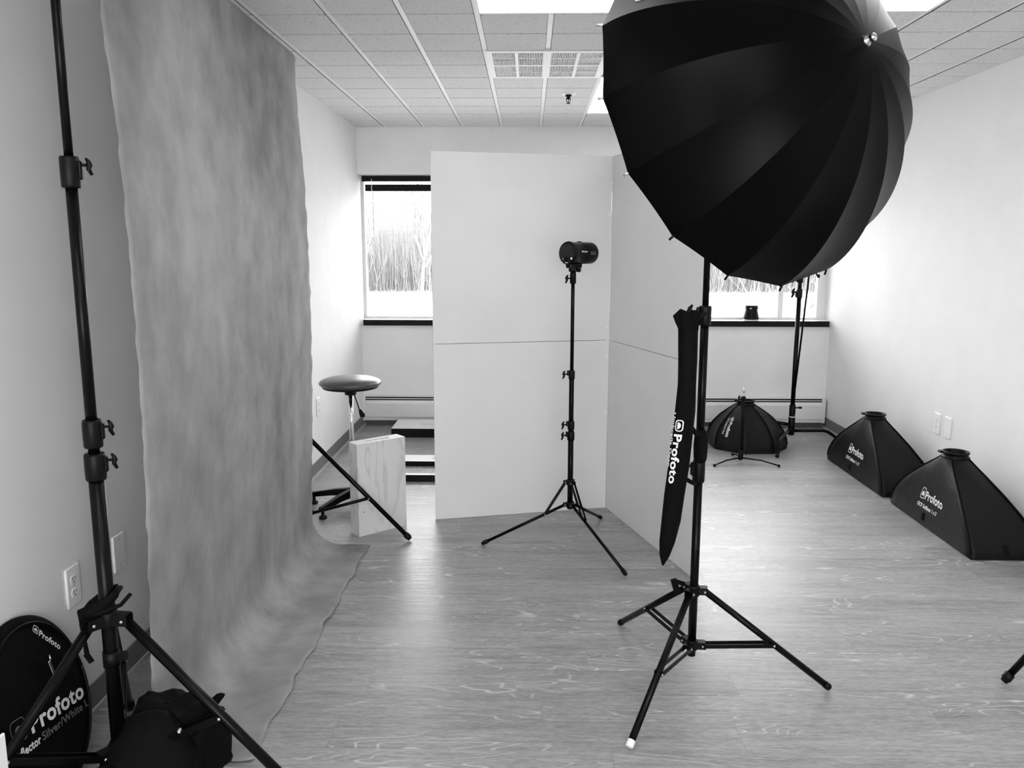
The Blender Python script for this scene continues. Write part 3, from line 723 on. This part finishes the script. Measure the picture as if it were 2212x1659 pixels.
for q in range(4):
    m.add([on_barrel(.026+q*.009, dz)(xx, yy) for dz in (.001,) for xx, yy in ((0, 0), (.0016, 0), (.0016, .006), (0, .006))], [(0, 1, 2, 3)])
    m.add([on_barrel(.0255+q*.009, -.006)(xx, yy) for xx, yy in ((0, 0), (.003, 0), (.003, .003), (0, .003))], [(0, 1, 2, 3)])
obj('scale_mark', m, PRINT, fh)

# ================================================================== UMBRELLA
uC = Vector((.637, 2.466, .403+CAM_H)); n_ = Vector((-.4953, .8229, -.2779)).normalized(); uA = n_.cross(Vector((0, 0, 1))).normalized(); uB = uA.cross(n_)
R_, DEP, PH, NR = .525, .405, 2.773, 16
um = thing('deep_umbrella', 'big black deep umbrella on the stand in the right half, opening away from view', 'umbrella', uC)
def uprof(s, R=R_, D=DEP):
    a = s*PI/2
    return R*math.sin(a)**.97, -D*math.cos(a)**1.3 if s < 1 else 0.
def upt(s, th_, sag=1., R=R_, D=DEP, off=0.):
    r, z = uprof(s, R, D); f = ((th_-PH)/(2*PI/NR)) % 1.
    ch = math.cos(PI/NR)/math.cos((f-.5)*2*PI/NR)          # straight chord between the ribs
    bulge = 4*f*(1-f); k_ = ch*(1-.022*bulge*math.sin(min(1, s*1.02)*PI)**.7*sag)
    zz = z - 0*bulge; rim = .004*bulge*max(0, (s-.8)/.2)**2
    return uC+(uA*math.cos(th_)+uB*math.sin(th_))*r*k_+n_*(zz-rim+off)
nth, ns = NR*8, 26
def shell(sc_, off=0.):
    rows = []
    for i in range(ns+1):
        s = max(.018, i/ns); rows.append([upt(s, PH+2*PI*k_/nth, 1, R_*sc_, DEP*sc_, off) for k_ in range(nth)])
    return rows
can = obj('canopy', MB().grid(shell(1.), True), CANOPY, um)
for e_ in can.data.edges:
    a_, b_ = e_.vertices
    if a_ % nth == b_ % nth and a_ % 8 == 0: e_.use_edge_sharp = True
obj('lining', MB().grid(shell(.988), True), SILV, um)
for k_ in range(NR):
    th_ = PH+2*PI*k_/NR
    rb_ = obj('rib', MB().tube([upt(max(.02, i/16), th_, 0, R_*.98, DEP*.98) for i in range(17)], .0022, 6), BLACK, um)
    # tip peg
    e = upt(1, th_, 0); e0 = upt(.97, th_, 0); d = (e-e0).normalized(); rad = (uA*math.cos(th_)+uB*math.sin(th_))
    obj('rib_tip', MB().tube([e-d*.006, e+(d*.4+rad*.7).normalized()*.013], .0032, 8), CHROME if k_ < 3 else BPLAS, rb_)
ap = uC-n_*DEP
obj('finial', MB().lathe([(.0055, .012), (.0135, .008), (.0145, .0), (.013, -.004), (.0085, -.009), (.0085, -.014), (.0105, -.017), (.0105, -.021), (.004, -.026)], ap, n_, 24), CHROME, um)
obj('shaft', MB().tube([ap, uC+n_*.17], .0045, 10), CHROME, um)
# text near the upper rim
thm = PH-.5*2*PI/NR+0*PI
def on_can(thc, s0):
    def f(x, y):
        s = s0+(y)/.62; th_ = thc-x/(R_*.97); p = upt(s, th_); q = upt(s, th_, 1, R_*1.004, DEP*1.004); return q
    return f
m = MB(); put(m, text_mesh('Profoto', .03, .15, .028), on_can(PH-2*PI/NR*.40, .765)); put(m, logo_mesh(.03, .03), on_can(PH-2*PI/NR*.22, .760)); obj('lettering', m, PRINT, um)
# flash head holding the umbrella, inside the canopy
hp = Vector((UX, UY, 0)); tt = (hp-uC).dot(Vector((n_.x, n_.y, 0)))/(n_.x**2+n_.y**2)
hc = uC+n_*tt
f2 = thing('flash_head', 'black flash head inside the deep umbrella at the top of its stand', 'flash head', (UX, UY, 1.76))
fc2 = Vector((UX, UY, 0))+Vector((n_.x, n_.y, 0)).normalized()*.03; fc2.z = hc.z-.0+.075
obj('housing', MB().lathe([(.045, -.12), (.05, -.115), (.05, .10), (.046, .105)], fc2, -n_, 36), BPLAS, f2)
m = MB(); m.box((UX, UY, 1.79), (.035, .035, .09), bev=.004); m.tube([(UX, UY, 1.80), fc2], .012, 10); m.lathe([(.014, 1.75), (.014, 1.79)], (UX, UY, 0), n=16); obj('tilt_bracket', m, BPLAS, f2)

# ---- umbrella sleeve hanging on the stand
ub = thing('umbrella_sleeve', 'long narrow black umbrella sleeve hanging from the umbrella stand', 'bag', (.47, 2.42, .45))
sec = [(.478, 1.222, .030, .026), (.480, 1.10, .0285, .024), (.481, 1.03, .0275, .024), (.477, .95, .0310, .026), (.471, .86, .0330, .026), (.463, .77, .0325, .026), (.455, .68, .0315, .025), (.446, .60, .0300, .024), (.438, .53, .0245, .022), (.431, .485, .016, .014), (.426, .452, .003, .003)]
rows = []
for i, (x, z, a, b) in enumerate(sec):
    rows.append([Vector((x+a*math.cos(t)*(1+.04*math.sin(5*z*7+3*t)), 2.42+b*math.sin(t), z)) for t in [2*PI*k_/24 for k_ in range(24)]])
m = MB(); m.grid(rows, True); obj('sleeve', m, DARKFAB, ub)
m = MB()
fl = [(.426, 2.395, 1.240), (.445, 2.38, 1.262), (.475, 2.385, 1.250), (.508, 2.40, 1.250), (.511, 2.44, 1.228), (.48, 2.455, 1.215), (.450, 2.45, 1.205), (.438, 2.41, 1.215)]
top = [Vector(p) for p in fl]; bot = [Vector((.478+(p[0]-.47)*.72, 2.42+(p[1]-2.42)*.8, 1.195)) for p in fl]
m.grid([bot, top], True, False); m.add(top, [tuple(range(8))]); obj('opening_flap', m, DARKFAB, ub)
m = MB(); m.tube([(.50, 2.43, .895), (.52, 2.45, .87), (.535, 2.475, .855)], .0075, 8); m.tube([(.485, 2.42, .735), (.51, 2.45, .715), (.53, 2.48, .70)], .007, 8); m.tube([(.505, 2.42, 1.21), (.525, 2.45, 1.235), (.54, 2.48, 1.24)], .005, 8)
obj('strap', m, DARKFAB, ub)
def spine(z):
    for (a, b) in zip(sec[:-1], sec[1:]):
        if b[1] <= z <= a[1]:
            t = (a[1]-z)/(a[1]-b[1]); return a[0]+(b[0]-a[0])*t, a[2]+(b[2]-a[2])*t, a[3]+(b[3]-a[3])*t
    return sec[-1][:1]+sec[-1][2:]
def on_sleeve(z0, a0):   # text x runs down, text y to the right
    def f(x, y):
        z = z0-x; X_, a, b = spine(z); ang = math.radians(a0)+y/a
        return Vector((X_+(a*1.07+.0015)*math.cos(ang), 2.42+(b*1.07+.0015)*math.sin(ang), z))
    return f
m = MB(); put(m, logo_mesh(.036, .024), on_sleeve(.925, 219)); put(m, text_mesh('Profoto', .030, .155, .024), on_sleeve(.880, 219)); obj('lettering', m, PRINT, ub)
m = MB(); put(m, text_mesh('Umbrella Deep', .03, .17, .010), on_sleeve(.945, 196)); obj('lettering', m, PRINT, ub)

# ================================================================== SOFTBOXES
def softbox(name, label, cx, cy_, hx, hy, h, ring, rz=0., sides=4, apex=(0, 0), text=None, tside=None, group='softboxes'):
    t = thing(name, label, 'softbox', (cx, cy_, 0), group)
    if sides == 4: per = [(1, -1), (1, 1), (-1, 1), (-1, -1)]
    else: per = [(math.cos(PI/8+k_*PI/4)/math.cos(PI/8), math.sin(PI/8+k_*PI/4)/math.cos(PI/8)) for k_ in range(8)]
    n = len(per); K = 14 if sides == 4 else 7
    def S(u, tt):       # u in [0,n): perimeter position, tt 0..1 height
        i = int(u) % n; f = u-int(u); a = Vector(per[i]); b = Vector(per[(i+1) % n]); q = a.lerp(b, f); c = q.normalized()
        e = (1-tt**(1.55 if sides == 4 else 2.2)); ex = ring+(hx-ring)*e; ey = ring+(hy-ring)*e
        w_ = tt**3; p = q*(1-w_)+c*w_
        sag = 1-.07*math.sin(PI*min(1, tt*1.05))*4*f*(1-f)
        x, y = p.x*ex*sag+apex[0]*tt, p.y*ey*sag+apex[1]*tt
        c_, s_ = math.cos(rz), math.sin(rz)
        wr = .004*noise.noise(Vector((x*9, y*9, tt*6)))*math.sin(PI*tt)
        return Vector((cx+x*c_-y*s_, cy_+x*s_+y*c_, .03+(h-.03)*tt+wr))
    rows = []
    base = [S(i+j/K, 0) for i in range(n) for j in range(K)]
    rows.append([Vector((p.x, p.y, .004)) for p in base])
    NT = 22
    for r in range(NT+1): rows.append([S(i+j/K, r/NT) for i in range(n) for j in range(K)])
    body = MB().grid(rows, True); obj('fabric_shell', body, FAB, t)
    obj('front_diffuser', MB().add([Vector((p.x, p.y, .010)) for p in base], [tuple(range(len(base)))]), PRINT, t)
    for i in range(n):
        obj('rib_seam', MB().tube([S(i, r/18)+Vector((0, 0, .001)) for r in range(19)], .0042, 6), DARKFAB, t)
    ro = Vector((S(0, 1)+S(n/2, 1)))/2
    obj('speed_ring', MB().lathe([(ring*.88, -.006), (ring+.004, -.004), (ring+.004, .004), (ring*.93, .008), (ring*.93, .018), (ring*1.02, .020), (ring*1.02, .030), (ring*.92, .031), (ring*.86, .026), (ring*.86, -.004)], ro, n=40, cap=False), BPLAS, t)
    obj('ring_tab', MB().box(ro+Vector((-ring*1.02, .02, .024)), (.026, .03, .012), bev=.002), BPLAS, t)
    if sides == 4:   # edge tabs
        for (u_, du) in ((2.44, .03), (3.5, .05)):
            p = S(u_, .0); q = S(u_, .11); nrm = Vector((-1, 0, .3)) if u_ < 3 else Vector((0, -1, .3))
            m = MB(); ax = Vector((0, 1, 0)) if u_ < 3 else Vector((1, 0, 0)); L_ = (q-p); m.box((p+q)/2+nrm*.002, (.024, L_.length, .002), (ax, L_.normalized(), ax.cross(L_.normalized()))); obj('edge_tab', m, DARKFAB, t)
    return t, S
def surf_text(t, S, u0, t0, us, ts, items, rot=False, off=.003):
    """u = u0 + x*us, tt = t0 + y*ts (text x,y in metres); rot: text x runs down the face"""
    for (tm, x0, y0, m_) in items:
        m = MB(); vs = []
        for x, y in tm[0]:
            X_, Y_ = x+x0, y+y0
            if rot: uu, tt = u0+Y_*us, t0-X_*ts
            else: uu, tt = u0+X_*us, t0+Y_*ts
            p = S(uu, tt); a = S(uu+.01, tt)-S(uu-.01, tt); b = S(uu, tt+.01)-S(uu, tt-.01); nn = a.cross(b).normalized()
            if nn.z < 0: nn = -nn
            vs.append(p+nn*off)
        m.add(vs, tm[1]); obj('lettering', m, m_, t)
def box_text(t, S):
    # long side facing the room: u from 2 (far) to 3 (near)
    surf_text(t, S, 2.34, .30, 1/.88, 1/.40, [
        (logo_mesh(.052, .068), 0, .0, PRINT), (text_mesh('Profoto', .030, .235, .048), .062, .008, PRINT),
        (text_mesh('OCF Softbox', .04, .165, .024), 0, -.048, PRINT), (text_mesh("1x3'", .01, .06, .024), .178, -.048, PRINT)])
t, S = softbox('softbox', 'strip softbox lying face down on the floor against the right wall, nearest the viewpoint', 2.245, 4.065, .165, .435, .385, .062, rz=-.01, apex=(-.045, .01)); box_text(t, S)
t, S = softbox('softbox', 'strip softbox lying face down against the right wall, behind the nearest one', 2.245, 5.045, .165, .440, .385, .062, apex=(-.045, .01)); box_text(t, S)
t, S = softbox('softbox', 'octagonal black softbox lying face down on the floor by the heater', 1.622, 5.875, .266, .266, .315, .064, rz=.06, sides=8, apex=(-.02, .0))
surf_text(t, S, 4.30, .70, 8/1.9, 1/.42, [
    (logo_mesh(.042, .036), -.01, .0, PRINT), (text_mesh('Profoto', .030, .15, .032), .042, .002, PRINT), (text_mesh("OCF Softbox 2' Octa", .02, .165, .014), 0, -.03, PRINT)], rot=True)

# small stand in front of the octa
SX, SY = 1.452, 5.38
st = thing('background_stand', 'short black stand with a bare silver spigot in front of the octagonal softbox', 'light stand', (SX, SY, 0))
obj('pole', MB().lathe([(.011, .045), (.011, .45), (.009, .452)], (SX, SY, 0), n=16), BLACK, st)
obj('spigot', MB().lathe([(.008, .452), (.008, .475), (.005, .478), (.005, .486), (.0085, .489), (.0085, .505), (.004, .508), (.003, .525)], (SX, SY, 0), n=16), STEEL, st)
m = MB(); m.lathe([(.0155, .435), (.0155, .46)], (SX, SY, 0), n=16); wing_knob(m, (SX-.014, SY, .452), (-1, 0, 0), .8); obj('clamp_collar', m, BPLAS, st)
m = MB(); m.lathe([(.014, .02), (.017, .03), (.017, .085), (.013, .09)], (SX, SY, 0), n=16); wing_knob(m, (SX+.014, SY, .075), (1, 0, 0), .8); obj('hub', m, BPLAS, st)
for (ex, ey) in ((1.247, 5.27), (1.685, 5.27), (1.445, 5.575)):
    a = Vector((SX, SY, .036)); b = Vector((ex, ey, .008)); a = a+(b-a).normalized()*.014
    lg = obj('leg', MB().tube([a, a.lerp(b, .5)+Vector((0, 0, .010)), b], [.0055, .005, .0045], 8), BLACK, st); obj('rubber_foot', MB().lathe([(.008, -.012), (.010, -.008), (.010, .0), (.006, .003)], b, (b-a), 12), BPLAS, lg)

# ================================================================== C-STAND
CX, CY = 1.978, 5.965
cs = thing('c_stand', 'black turtle base stand beside the octagonal softbox near the right end of the window', 'light stand', (CX, CY, 0))
m = MB(); m.lathe([(.0165, .09), (.0165, 1.10)], (CX, CY, 0), n=18); m.lathe([(.0135, 1.1), (.0135, 1.30)], (CX, CY, 0), n=18); m.lathe([(.010, 1.3), (.010, 1.62)], (CX, CY, 0), n=18); obj('pole', m, BLACK, cs)
m = MB(); m.lathe([(.020, .062), (.024, .068), (.024, .20), (.020, .205)], (CX, CY, 0), n=20); m.lathe([(.021, .21), (.0225, .215), (.0225, .29), (.019, .295)], (CX, CY, 0), n=20); m.tube([(CX+.02, CY, .27), (CX+.05, CY-.005, .272)], .005, 8); m.lathe([(.008, 0), (.009, .01), (.008, .022)], (CX+.045, CY-.005, .272), (1, 0, 0), 12); obj('base_hub', m, BPLAS, cs)
obj('ring_band', MB().lathe([(.025, .196), (.025, .206)], (CX, CY, 0), n=20), STEEL, cs)
for (ex, ey, z0) in ((1.737, 5.502, .115), (2.352, 5.95, .095), (1.66, 6.25, .14)):
    d = Vector((ex-CX, ey-CY, 0)); L_ = d.length; d.normalize(); o_ = Vector((CX, CY, 0))
    a = o_+d*.02+Vector((0, 0, z0)); b = o_+d*(L_-.14)+Vector((0, 0, z0+.004)); c = o_+d*(L_-.07)+Vector((0, 0, z0*.72)); e = o_+d*L_+Vector((0, 0, .012))
    pts = [a, a.lerp(b, .5), b, b.lerp(c, .5)+Vector((0, 0, .007)), c, e]
    lg = obj('leg', MB().tube(pts, .0118, 14), BLACK, cs); obj('rubber_foot', MB().tube([e+Vector((0, 0, -.001))+(c-e).normalized()*.016, e], .0138, 14), BPLAS, lg)
for z0, z1 in ((1.09, 1.155), (1.20, 1.262)):
    o = obj('clamp_collar', MB().lathe([(.019, z0), (.0215, z0+.005), (.0215, z1-.005), (.019, z1)], (CX, CY, 0), n=18), BPLAS, cs)
    m = MB(); wing_knob(m, (CX-.018, CY, (z0+z1)/2+.01), (-1, -.1, 0), 1.4); m.box((CX-.02, CY, (z0+z1)/2-.01), (.018, .014, .03)); obj('wing_knob', m, BPLAS, o)
m = MB(); m.tube([(1.975, 5.93, .40), (2.028, 5.93, 1.24), (2.034, 5.93, 1.34)], .0068, 10); obj('grip_arm', m, BLACK, cs)
m = MB(); m.lathe([(.022, -.012), (.022, .012)], (2.034, 5.93, 1.33), (0, 1, 0), 20); m.tube([(2.05, 5.925, 1.31), (2.085, 5.925, 1.26)], [.008, .006], 8); m.lathe([(.011, 0), (.013, .008), (.009, .026)], (2.088, 5.925, 1.262), (.5, 0, -1), 12)
m.lathe([(.011, 1.315), (.014, 1.32), (.014, 1.36), (.011, 1.362)], (CX, CY, 0), n=14); m.bar((CX, CY, 1.34), (2.034, 5.93, 1.34), .016, .016)
obj('grip_head', m, BPLAS, cs)

# ================================================================== STOOL
TX, TY = -.983, 4.36
so_ = thing('swivel_stool', 'round black padded stool on a chrome column behind the plywood box', 'stool', (TX, TY, 0))
obj('seat', MB().lathe([(.02, .688), (.135, .690), (.158, .695), (.168, .703), (.170, .711), (.165, .719), (.150, .728), (.128, .735), (.10, .740), (.06, .744), (.03, .745), (.0, .7455)], (TX, TY, 0), n=56), VINYL, so_)
obj('seat_pan', MB().lathe([(.156, .694), (.150, .682), (.05, .672), (.032, .668), (.032, .645), (.02, .640)], (TX, TY, 0), n=40), BPLAS, so_)
m = MB(); m.lathe([(.0125, .30), (.0125, .65)], (TX, TY, 0), n=20); m.lathe([(.020, .10), (.020, .33), (.017, .335)], (TX, TY, 0), n=20); obj('gas_column', m, CHROME, so_)
lv = obj('height_lever', MB().tube([(TX+.02, TY-.01, .655), (TX+.035, TY-.015, .61), (TX+.05, TY-.02, .565)], .0035, 8), BLACK, so_)
obj('paddle', MB().prism([(TX+.047, TY-.025, .568), (TX+.060, TY-.025, .566), (TX+.080, TY-.025, .540), (TX+.082, TY-.025, .522), (TX+.056, TY-.025, .520), (TX+.050, TY-.025, .54)], (0, .008, 0), 0), BPLAS, lv)
obj('base_hub', MB().lathe([(.032, .06), (.036, .07), (.034, .10), (.022, .115)], (TX, TY, 0), n=24), BPLAS, so_)
for k_ in range(5):
    a = math.radians(236+72*k_+4); d = Vector((math.cos(a), math.sin(a), 0)); o_ = Vector((TX, TY, 0)); s_ = Vector((-d.y, d.x, 0))
    rows = []
    for (r, zt_, zb_, w_) in ((.02, .108, .066, .020), (.12, .095, .062, .019), (.22, .074, .047, .017), (.262, .066, .042, .016)):
        rows.append([o_+d*r+s_*w_+Vector((0, 0, zb_)), o_+d*r+s_*w_*.7+Vector((0, 0, zt_)), o_+d*r-s_*w_*.7+Vector((0, 0, zt_)), o_+d*r-s_*w_+Vector((0, 0, zb_))])
    m = MB(); m.grid(rows, True, False); m.add(rows[-1], [(0, 1, 2, 3)]); lg = obj('leg', m, BLACK, so_)
    q = o_+d*.245; obj('glide', MB().lathe([(.020, 0), (.022, .004), (.022, .012), (.010, .018), (.008, .046)], q, n=16), BPLAS, lg)

# ================================================================== APPLE BOXES
def obox(a, b, c_dir, th_, z0, z1, bev=.008):
    a = Vector(a); b = Vector(b); d = (b-a); L_ = d.length; d.normalize(); n2 = Vector(c_dir).normalized()
    c = (a+b)/2+n2*th_/2; c.z = (z0+z1)/2; return MB().box(c, (L_, th_, z1-z0), (d, n2, Vector((0, 0, 1))), bev=bev)
def slot_cutter(name, c, d, n2, L_, w_, dep):
    m = MB(); pts = []
    for k_ in range(9): a = -PI/2+PI*k_/8; pts.append(Vector(c)+d*(L_/2+w_/2*math.cos(a))+n2*(w_/2*math.sin(a)))
    for k_ in range(9): a = PI/2+PI*k_/8; pts.append(Vector(c)+d*(-L_/2+w_/2*math.cos(a))+n2*(w_/2*math.sin(a)))
    return pts
aa, bb_, cc = Vector((-.850, 3.871, 0)), Vector((-.640, 4.055, 0)), None
d = (bb_-aa).normalized(); n2 = Vector((-d.y, d.x, 0)); thk = .082
def slotted_box(name, label, c, dx, dn, L_, W_, z0, z1, m_top, m_side, sl, sw, group=None, cat='apple box'):
    """box with a rounded hand slot in its top face; L_ along dx, W_ along dn"""
    t = thing(name, label, cat, (c.x, c.y, z0), group)
    ring = slot_cutter('', Vector((c.x, c.y, z1)), dx, dn, sl, sw, .03); n = len(ring)
    # top face with a hole: fan the outer rectangle to the slot ring
    out = []
    for p in ring:
        q = p-Vector((c.x, c.y, z1)); u = q.dot(dx); v = q.dot(dn)
        if abs(u) <= sl/2+1e-6: o = (u*(L_/2)/(sl/2+sw/2), math.copysign(W_/2, v))
        else:
            s_ = math.copysign(1, u); ang = math.atan2(abs(v), abs(u)-sl/2)
            if ang > PI/4: o = (s_*(L_/2)*(sl/2/(sl/2+sw/2)+(1-sl/2/(sl/2+sw/2))*(PI/2-ang)/(PI/4)), math.copysign(W_/2, v))
            else: o = (s_*L_/2, v/abs(v)*W_/2*ang/(PI/4) if abs(v) > 1e-9 else 0)
        out.append(Vector((c.x, c.y, z1))+dx*o[0]+dn*o[1])
    m = MB(); dn_ = Vector((0, 0, -1))
    low = [p+dn_*.035 for p in ring]
    m.grid([out, ring, low], True, False); m.add(low, [tuple(range(n))])
    b = MB(); b.box(Vector((c.x, c.y, (z0+z1)/2-.0012)), (L_, W_, z1-z0-.0024), (dx, dn, Vector((0, 0, 1))), bev=.0)
    # side walls only (no cap on top) so the slot stays open
    b = MB(); cs_ = [Vector((c.x, c.y, 0))+dx*sx*L_/2+dn*sy*W_/2 for sx, sy in ((-1, -1), (1, -1), (1, 1), (-1, 1))]
    lo = [Vector((p.x, p.y, z0)) for p in cs_]; hi = [Vector((p.x, p.y, z1)) for p in cs_]
    b.grid([lo, hi], True, False); b.add(lo, [(3, 2, 1, 0)])
    obj('side_wall', b, m_side, t); obj('top_panel', m, m_top, t)
    return t
cA = aa+d*.14+n2*thk/2
ab = slotted_box('apple_box', 'pale plywood apple box standing upright on its end beside the backdrop', cA, d, n2, .281, thk, 0, .478, PLY, PLY, .118, .020)
obj('screw_hole', MB().lathe([(.003, 0), (.003, .0012)], aa+d*.028+Vector((0, 0, .125))-n2*.0008, n2, 10), DARK, ab)
BSIDE = mat('black_painted_wood', .004, .5, spec=.2)
X1, Y1 = Vector((1, 0, 0)), Vector((0, 1, 0))
slotted_box('apple_box', 'low flat box with white top and black sides, farthest back near the heater', Vector((-.80, 6.235, 0)), X1, Y1, .52, .345, 0, .070, PRINT, BSIDE, .10, .028)
slotted_box('apple_box', 'thin white topped box in the middle of the row behind the plywood box', Vector((-.60, 5.313, 0)), X1, Y1, .50, .172, 0, .034, PRINT, BSIDE, .08, .024)
slotted_box('apple_box', 'narrow white topped black bar box lying nearest behind the plywood box', Vector((-.60, 4.880, 0)), X1, Y1, .50, .040, 0, .044, PRINT, BSIDE, .03, .01)

# ================================================================== REFLECTOR BAG
rC = Vector((-1.27634793, 1.92447581, .0))
hh = Vector((-.09743948, .99524145, 0)); uu = Vector((-.25185905, -.02465835, .96744973)); nn_ = Vector((.96284608, .0942678, .25306326)); RR = .246
rC.z = RR*uu.z+.003
rbg = thing('reflector_bag', 'round flat black reflector bag leaning on the left wall in the near corner', 'bag', (rC.x+.06, rC.y, 0))
rows = []
for (r, z) in ((0.002, .011), (.07, .0125), (.14, .012), (.195, .009), (.218, .0035), (.226, .0040), (.236, .0025), (.245, -.004), (.246, -.014), (.238, -.022), (.2, -.026), (.002, -.028)):
    row = []
    for k_ in range(72):
        a = 2*PI*k_/72; wr = .0035*noise.noise(Vector((r*9*math.cos(a), r*9*math.sin(a), 3)))*(1 if r < .21 else .2)
        row.append(rC+hh*r*math.cos(a)+uu*r*math.sin(a)+nn_*(z+wr-.004))
    rows.append(row)
obj('pouch', MB().grid(rows, True), DARKFAB, rbg)
m = MB(); m.tube([rC+hh*.222*math.cos(a)+uu*.222*math.sin(a)+nn_*.004 for a in [2*PI*k_/72 for k_ in range(73)]], .004, 6); obj('zip_piping', m, FAB, rbg)
def on_bag(u0, v0, deg, off=.0125):
    c_, s_ = math.cos(math.radians(deg)), math.sin(math.radians(deg))
    return lambda x, y: rC+hh*(u0+x*c_-y*s_)+uu*(v0+x*s_+y*c_)+nn_*off
m = MB(); put(m, text_mesh('Profoto', .030, .262, .044), on_bag(-.088, -.022, -11)); obj('lettering', m, PRINT, rbg)
m = MB(); put(m, text_mesh('Reflector', .035, .120, .021), on_bag(-.186, -.040, -10)); obj('lettering', m, PRINT, rbg)
m = MB(); put(m, text_mesh('Silver/White L', .02, .235, .021), on_bag(-.060, -.062, -10)); obj('lettering', m, GPRINT, rbg)
m = MB(); put(m, logo_mesh(.062, .056, .035), on_bag(-.165, -.008, -11)); obj('logo', m, GPRINT, rbg)
m = MB(); put(m, text_mesh('Profoto', .030, .100, .017), on_bag(.078, .168, -51)); put(m, logo_mesh(.024, .020), on_bag(.060, .190, -51)); obj('lettering', m, PRINT, rbg)
m = MB(); m.box(rC+hh*.075+uu*.068+nn_*.0145, (.012, .046, .003), (hh, uu, nn_), bev=.001); m.tube([rC+hh*.082+uu*.105+nn_*.016, rC+hh*.078+uu*.09+nn_*.018], .003, 6); obj('zip_pull', m, CHROME, rbg)
# white board standing at the extreme left
m = MB(); m.box((-1.069, 1.284, .229), (.006, .40, .455), bev=.001)
tag(obj('foam_board', m, FUR), 'small white board whose edge shows at the lower left corner before the reflector bag', 'board')

# ================================================================== SANDBAG
sg = thing('sandbag', 'limp black sandbag slung over the base of the near left stand', 'sandbag', (-.93, 1.83, 0))
def blob(cx, cy_, cz, ax_, ay, az_, seed, rot=0., n=28, amp=.16, flat=0.):
    rows = []
    for i in range(1, n):
        ph = PI*i/n; row = []
        for k_ in range(36):
            t_ = 2*PI*k_/36; d = Vector((math.sin(ph)*math.cos(t_), math.sin(ph)*math.sin(t_), math.cos(ph)))
            f = 1+amp*noise.noise(d*1.6+Vector((seed, 0, 0)))+amp*.5*noise.noise(d*4+Vector((seed, 3, 0)))
            e = Vector((math.copysign(abs(d.x)**.8, d.x), math.copysign(abs(d.y)**.8, d.y), math.copysign(abs(d.z)**.75, d.z)))*f
            x, y, z = e.x*ax_, e.y*ay, e.z*az_
            c_, s_ = math.cos(rot), math.sin(rot)
            row.append(Vector((cx+x*c_-y*s_, cy_+x*s_+y*c_, max(.004, cz+z))))
        rows.append(row)
    m = MB(); m.grid(rows, True); m.add(rows[0], [tuple(range(36))]); m.add(rows[-1], [tuple(range(36))[::-1]]); return m
obj('front_pouch', blob(-.985, 1.765, .080, .150, .085, .095, 1.), DARKFAB, sg)
obj('rear_pouch', blob(-.935, 1.935, .135, .130, .085, .135, 5., amp=.2), DARKFAB, sg)
rows = []
for i in range(17):
    v = i/16; y = 1.735+.235*v; row = []
    for k_ in range(17):
        u = k_/16; arch = math.sin(PI*min(1, v*1.04))**.8; x = -1.085+.255*u+.012*math.sin(v*6)
        z = .085+.115*arch+.075*v*math.sin(PI*u)+.03*math.sin(PI*u)+.016*noise.noise(Vector((u*5, v*4, 2)))-.05*(2*u-1)**4
        row.append(Vector((x, y, z)))
    rows.append(row)
m = MB(); m.grid(rows); o = obj('saddle', m, DARKFAB, sg); sd = o.modifiers.new('thick', 'SOLIDIFY'); sd.thickness = .03
# pointed flap toward the right
rows = []
for i in range(11):
    v = i/10; x = -.92+.138*v; hw = .085*(1-v)**.75+.002
    rows.append([Vector((x, 1.885+(k_/8-.5)*hw*.9, .262+.050*v+.012*math.sin(v*7)*(1-v)-(abs(k_/8-.5)*2)**2*.035*(1-v)-.12*(1-k_/8)*(1-v)+.006*noise.noise(Vector((v*5, k_*.7, 9))))) for k_ in range(9)])
m = MB(); m.grid(rows); o = obj('end_flap', m, DARKFAB, sg); sd = o.modifiers.new('thick', 'SOLIDIFY'); sd.thickness = .012
obj('cord_stop', MB().lathe([(.005, 0), (.006, .004), (.004, .012)], (-.868, 1.83, .245), (.2, -1, .1), 12), STEEL, sg)

# ================================================================== STAND AT THE RIGHT EDGE
rs = tripod('light_stand', 'black tripod stand at the right edge, only one foot in view', (2.02, 2.46), (170.6, 50.6, -69.4), [.43, .30, .43], .62, .035, .22, .5, .0115,
       [(.16, .85, .0150), (.84, 1.25, .012)], [(.83, .89, .02, 0)], fs=1.1)
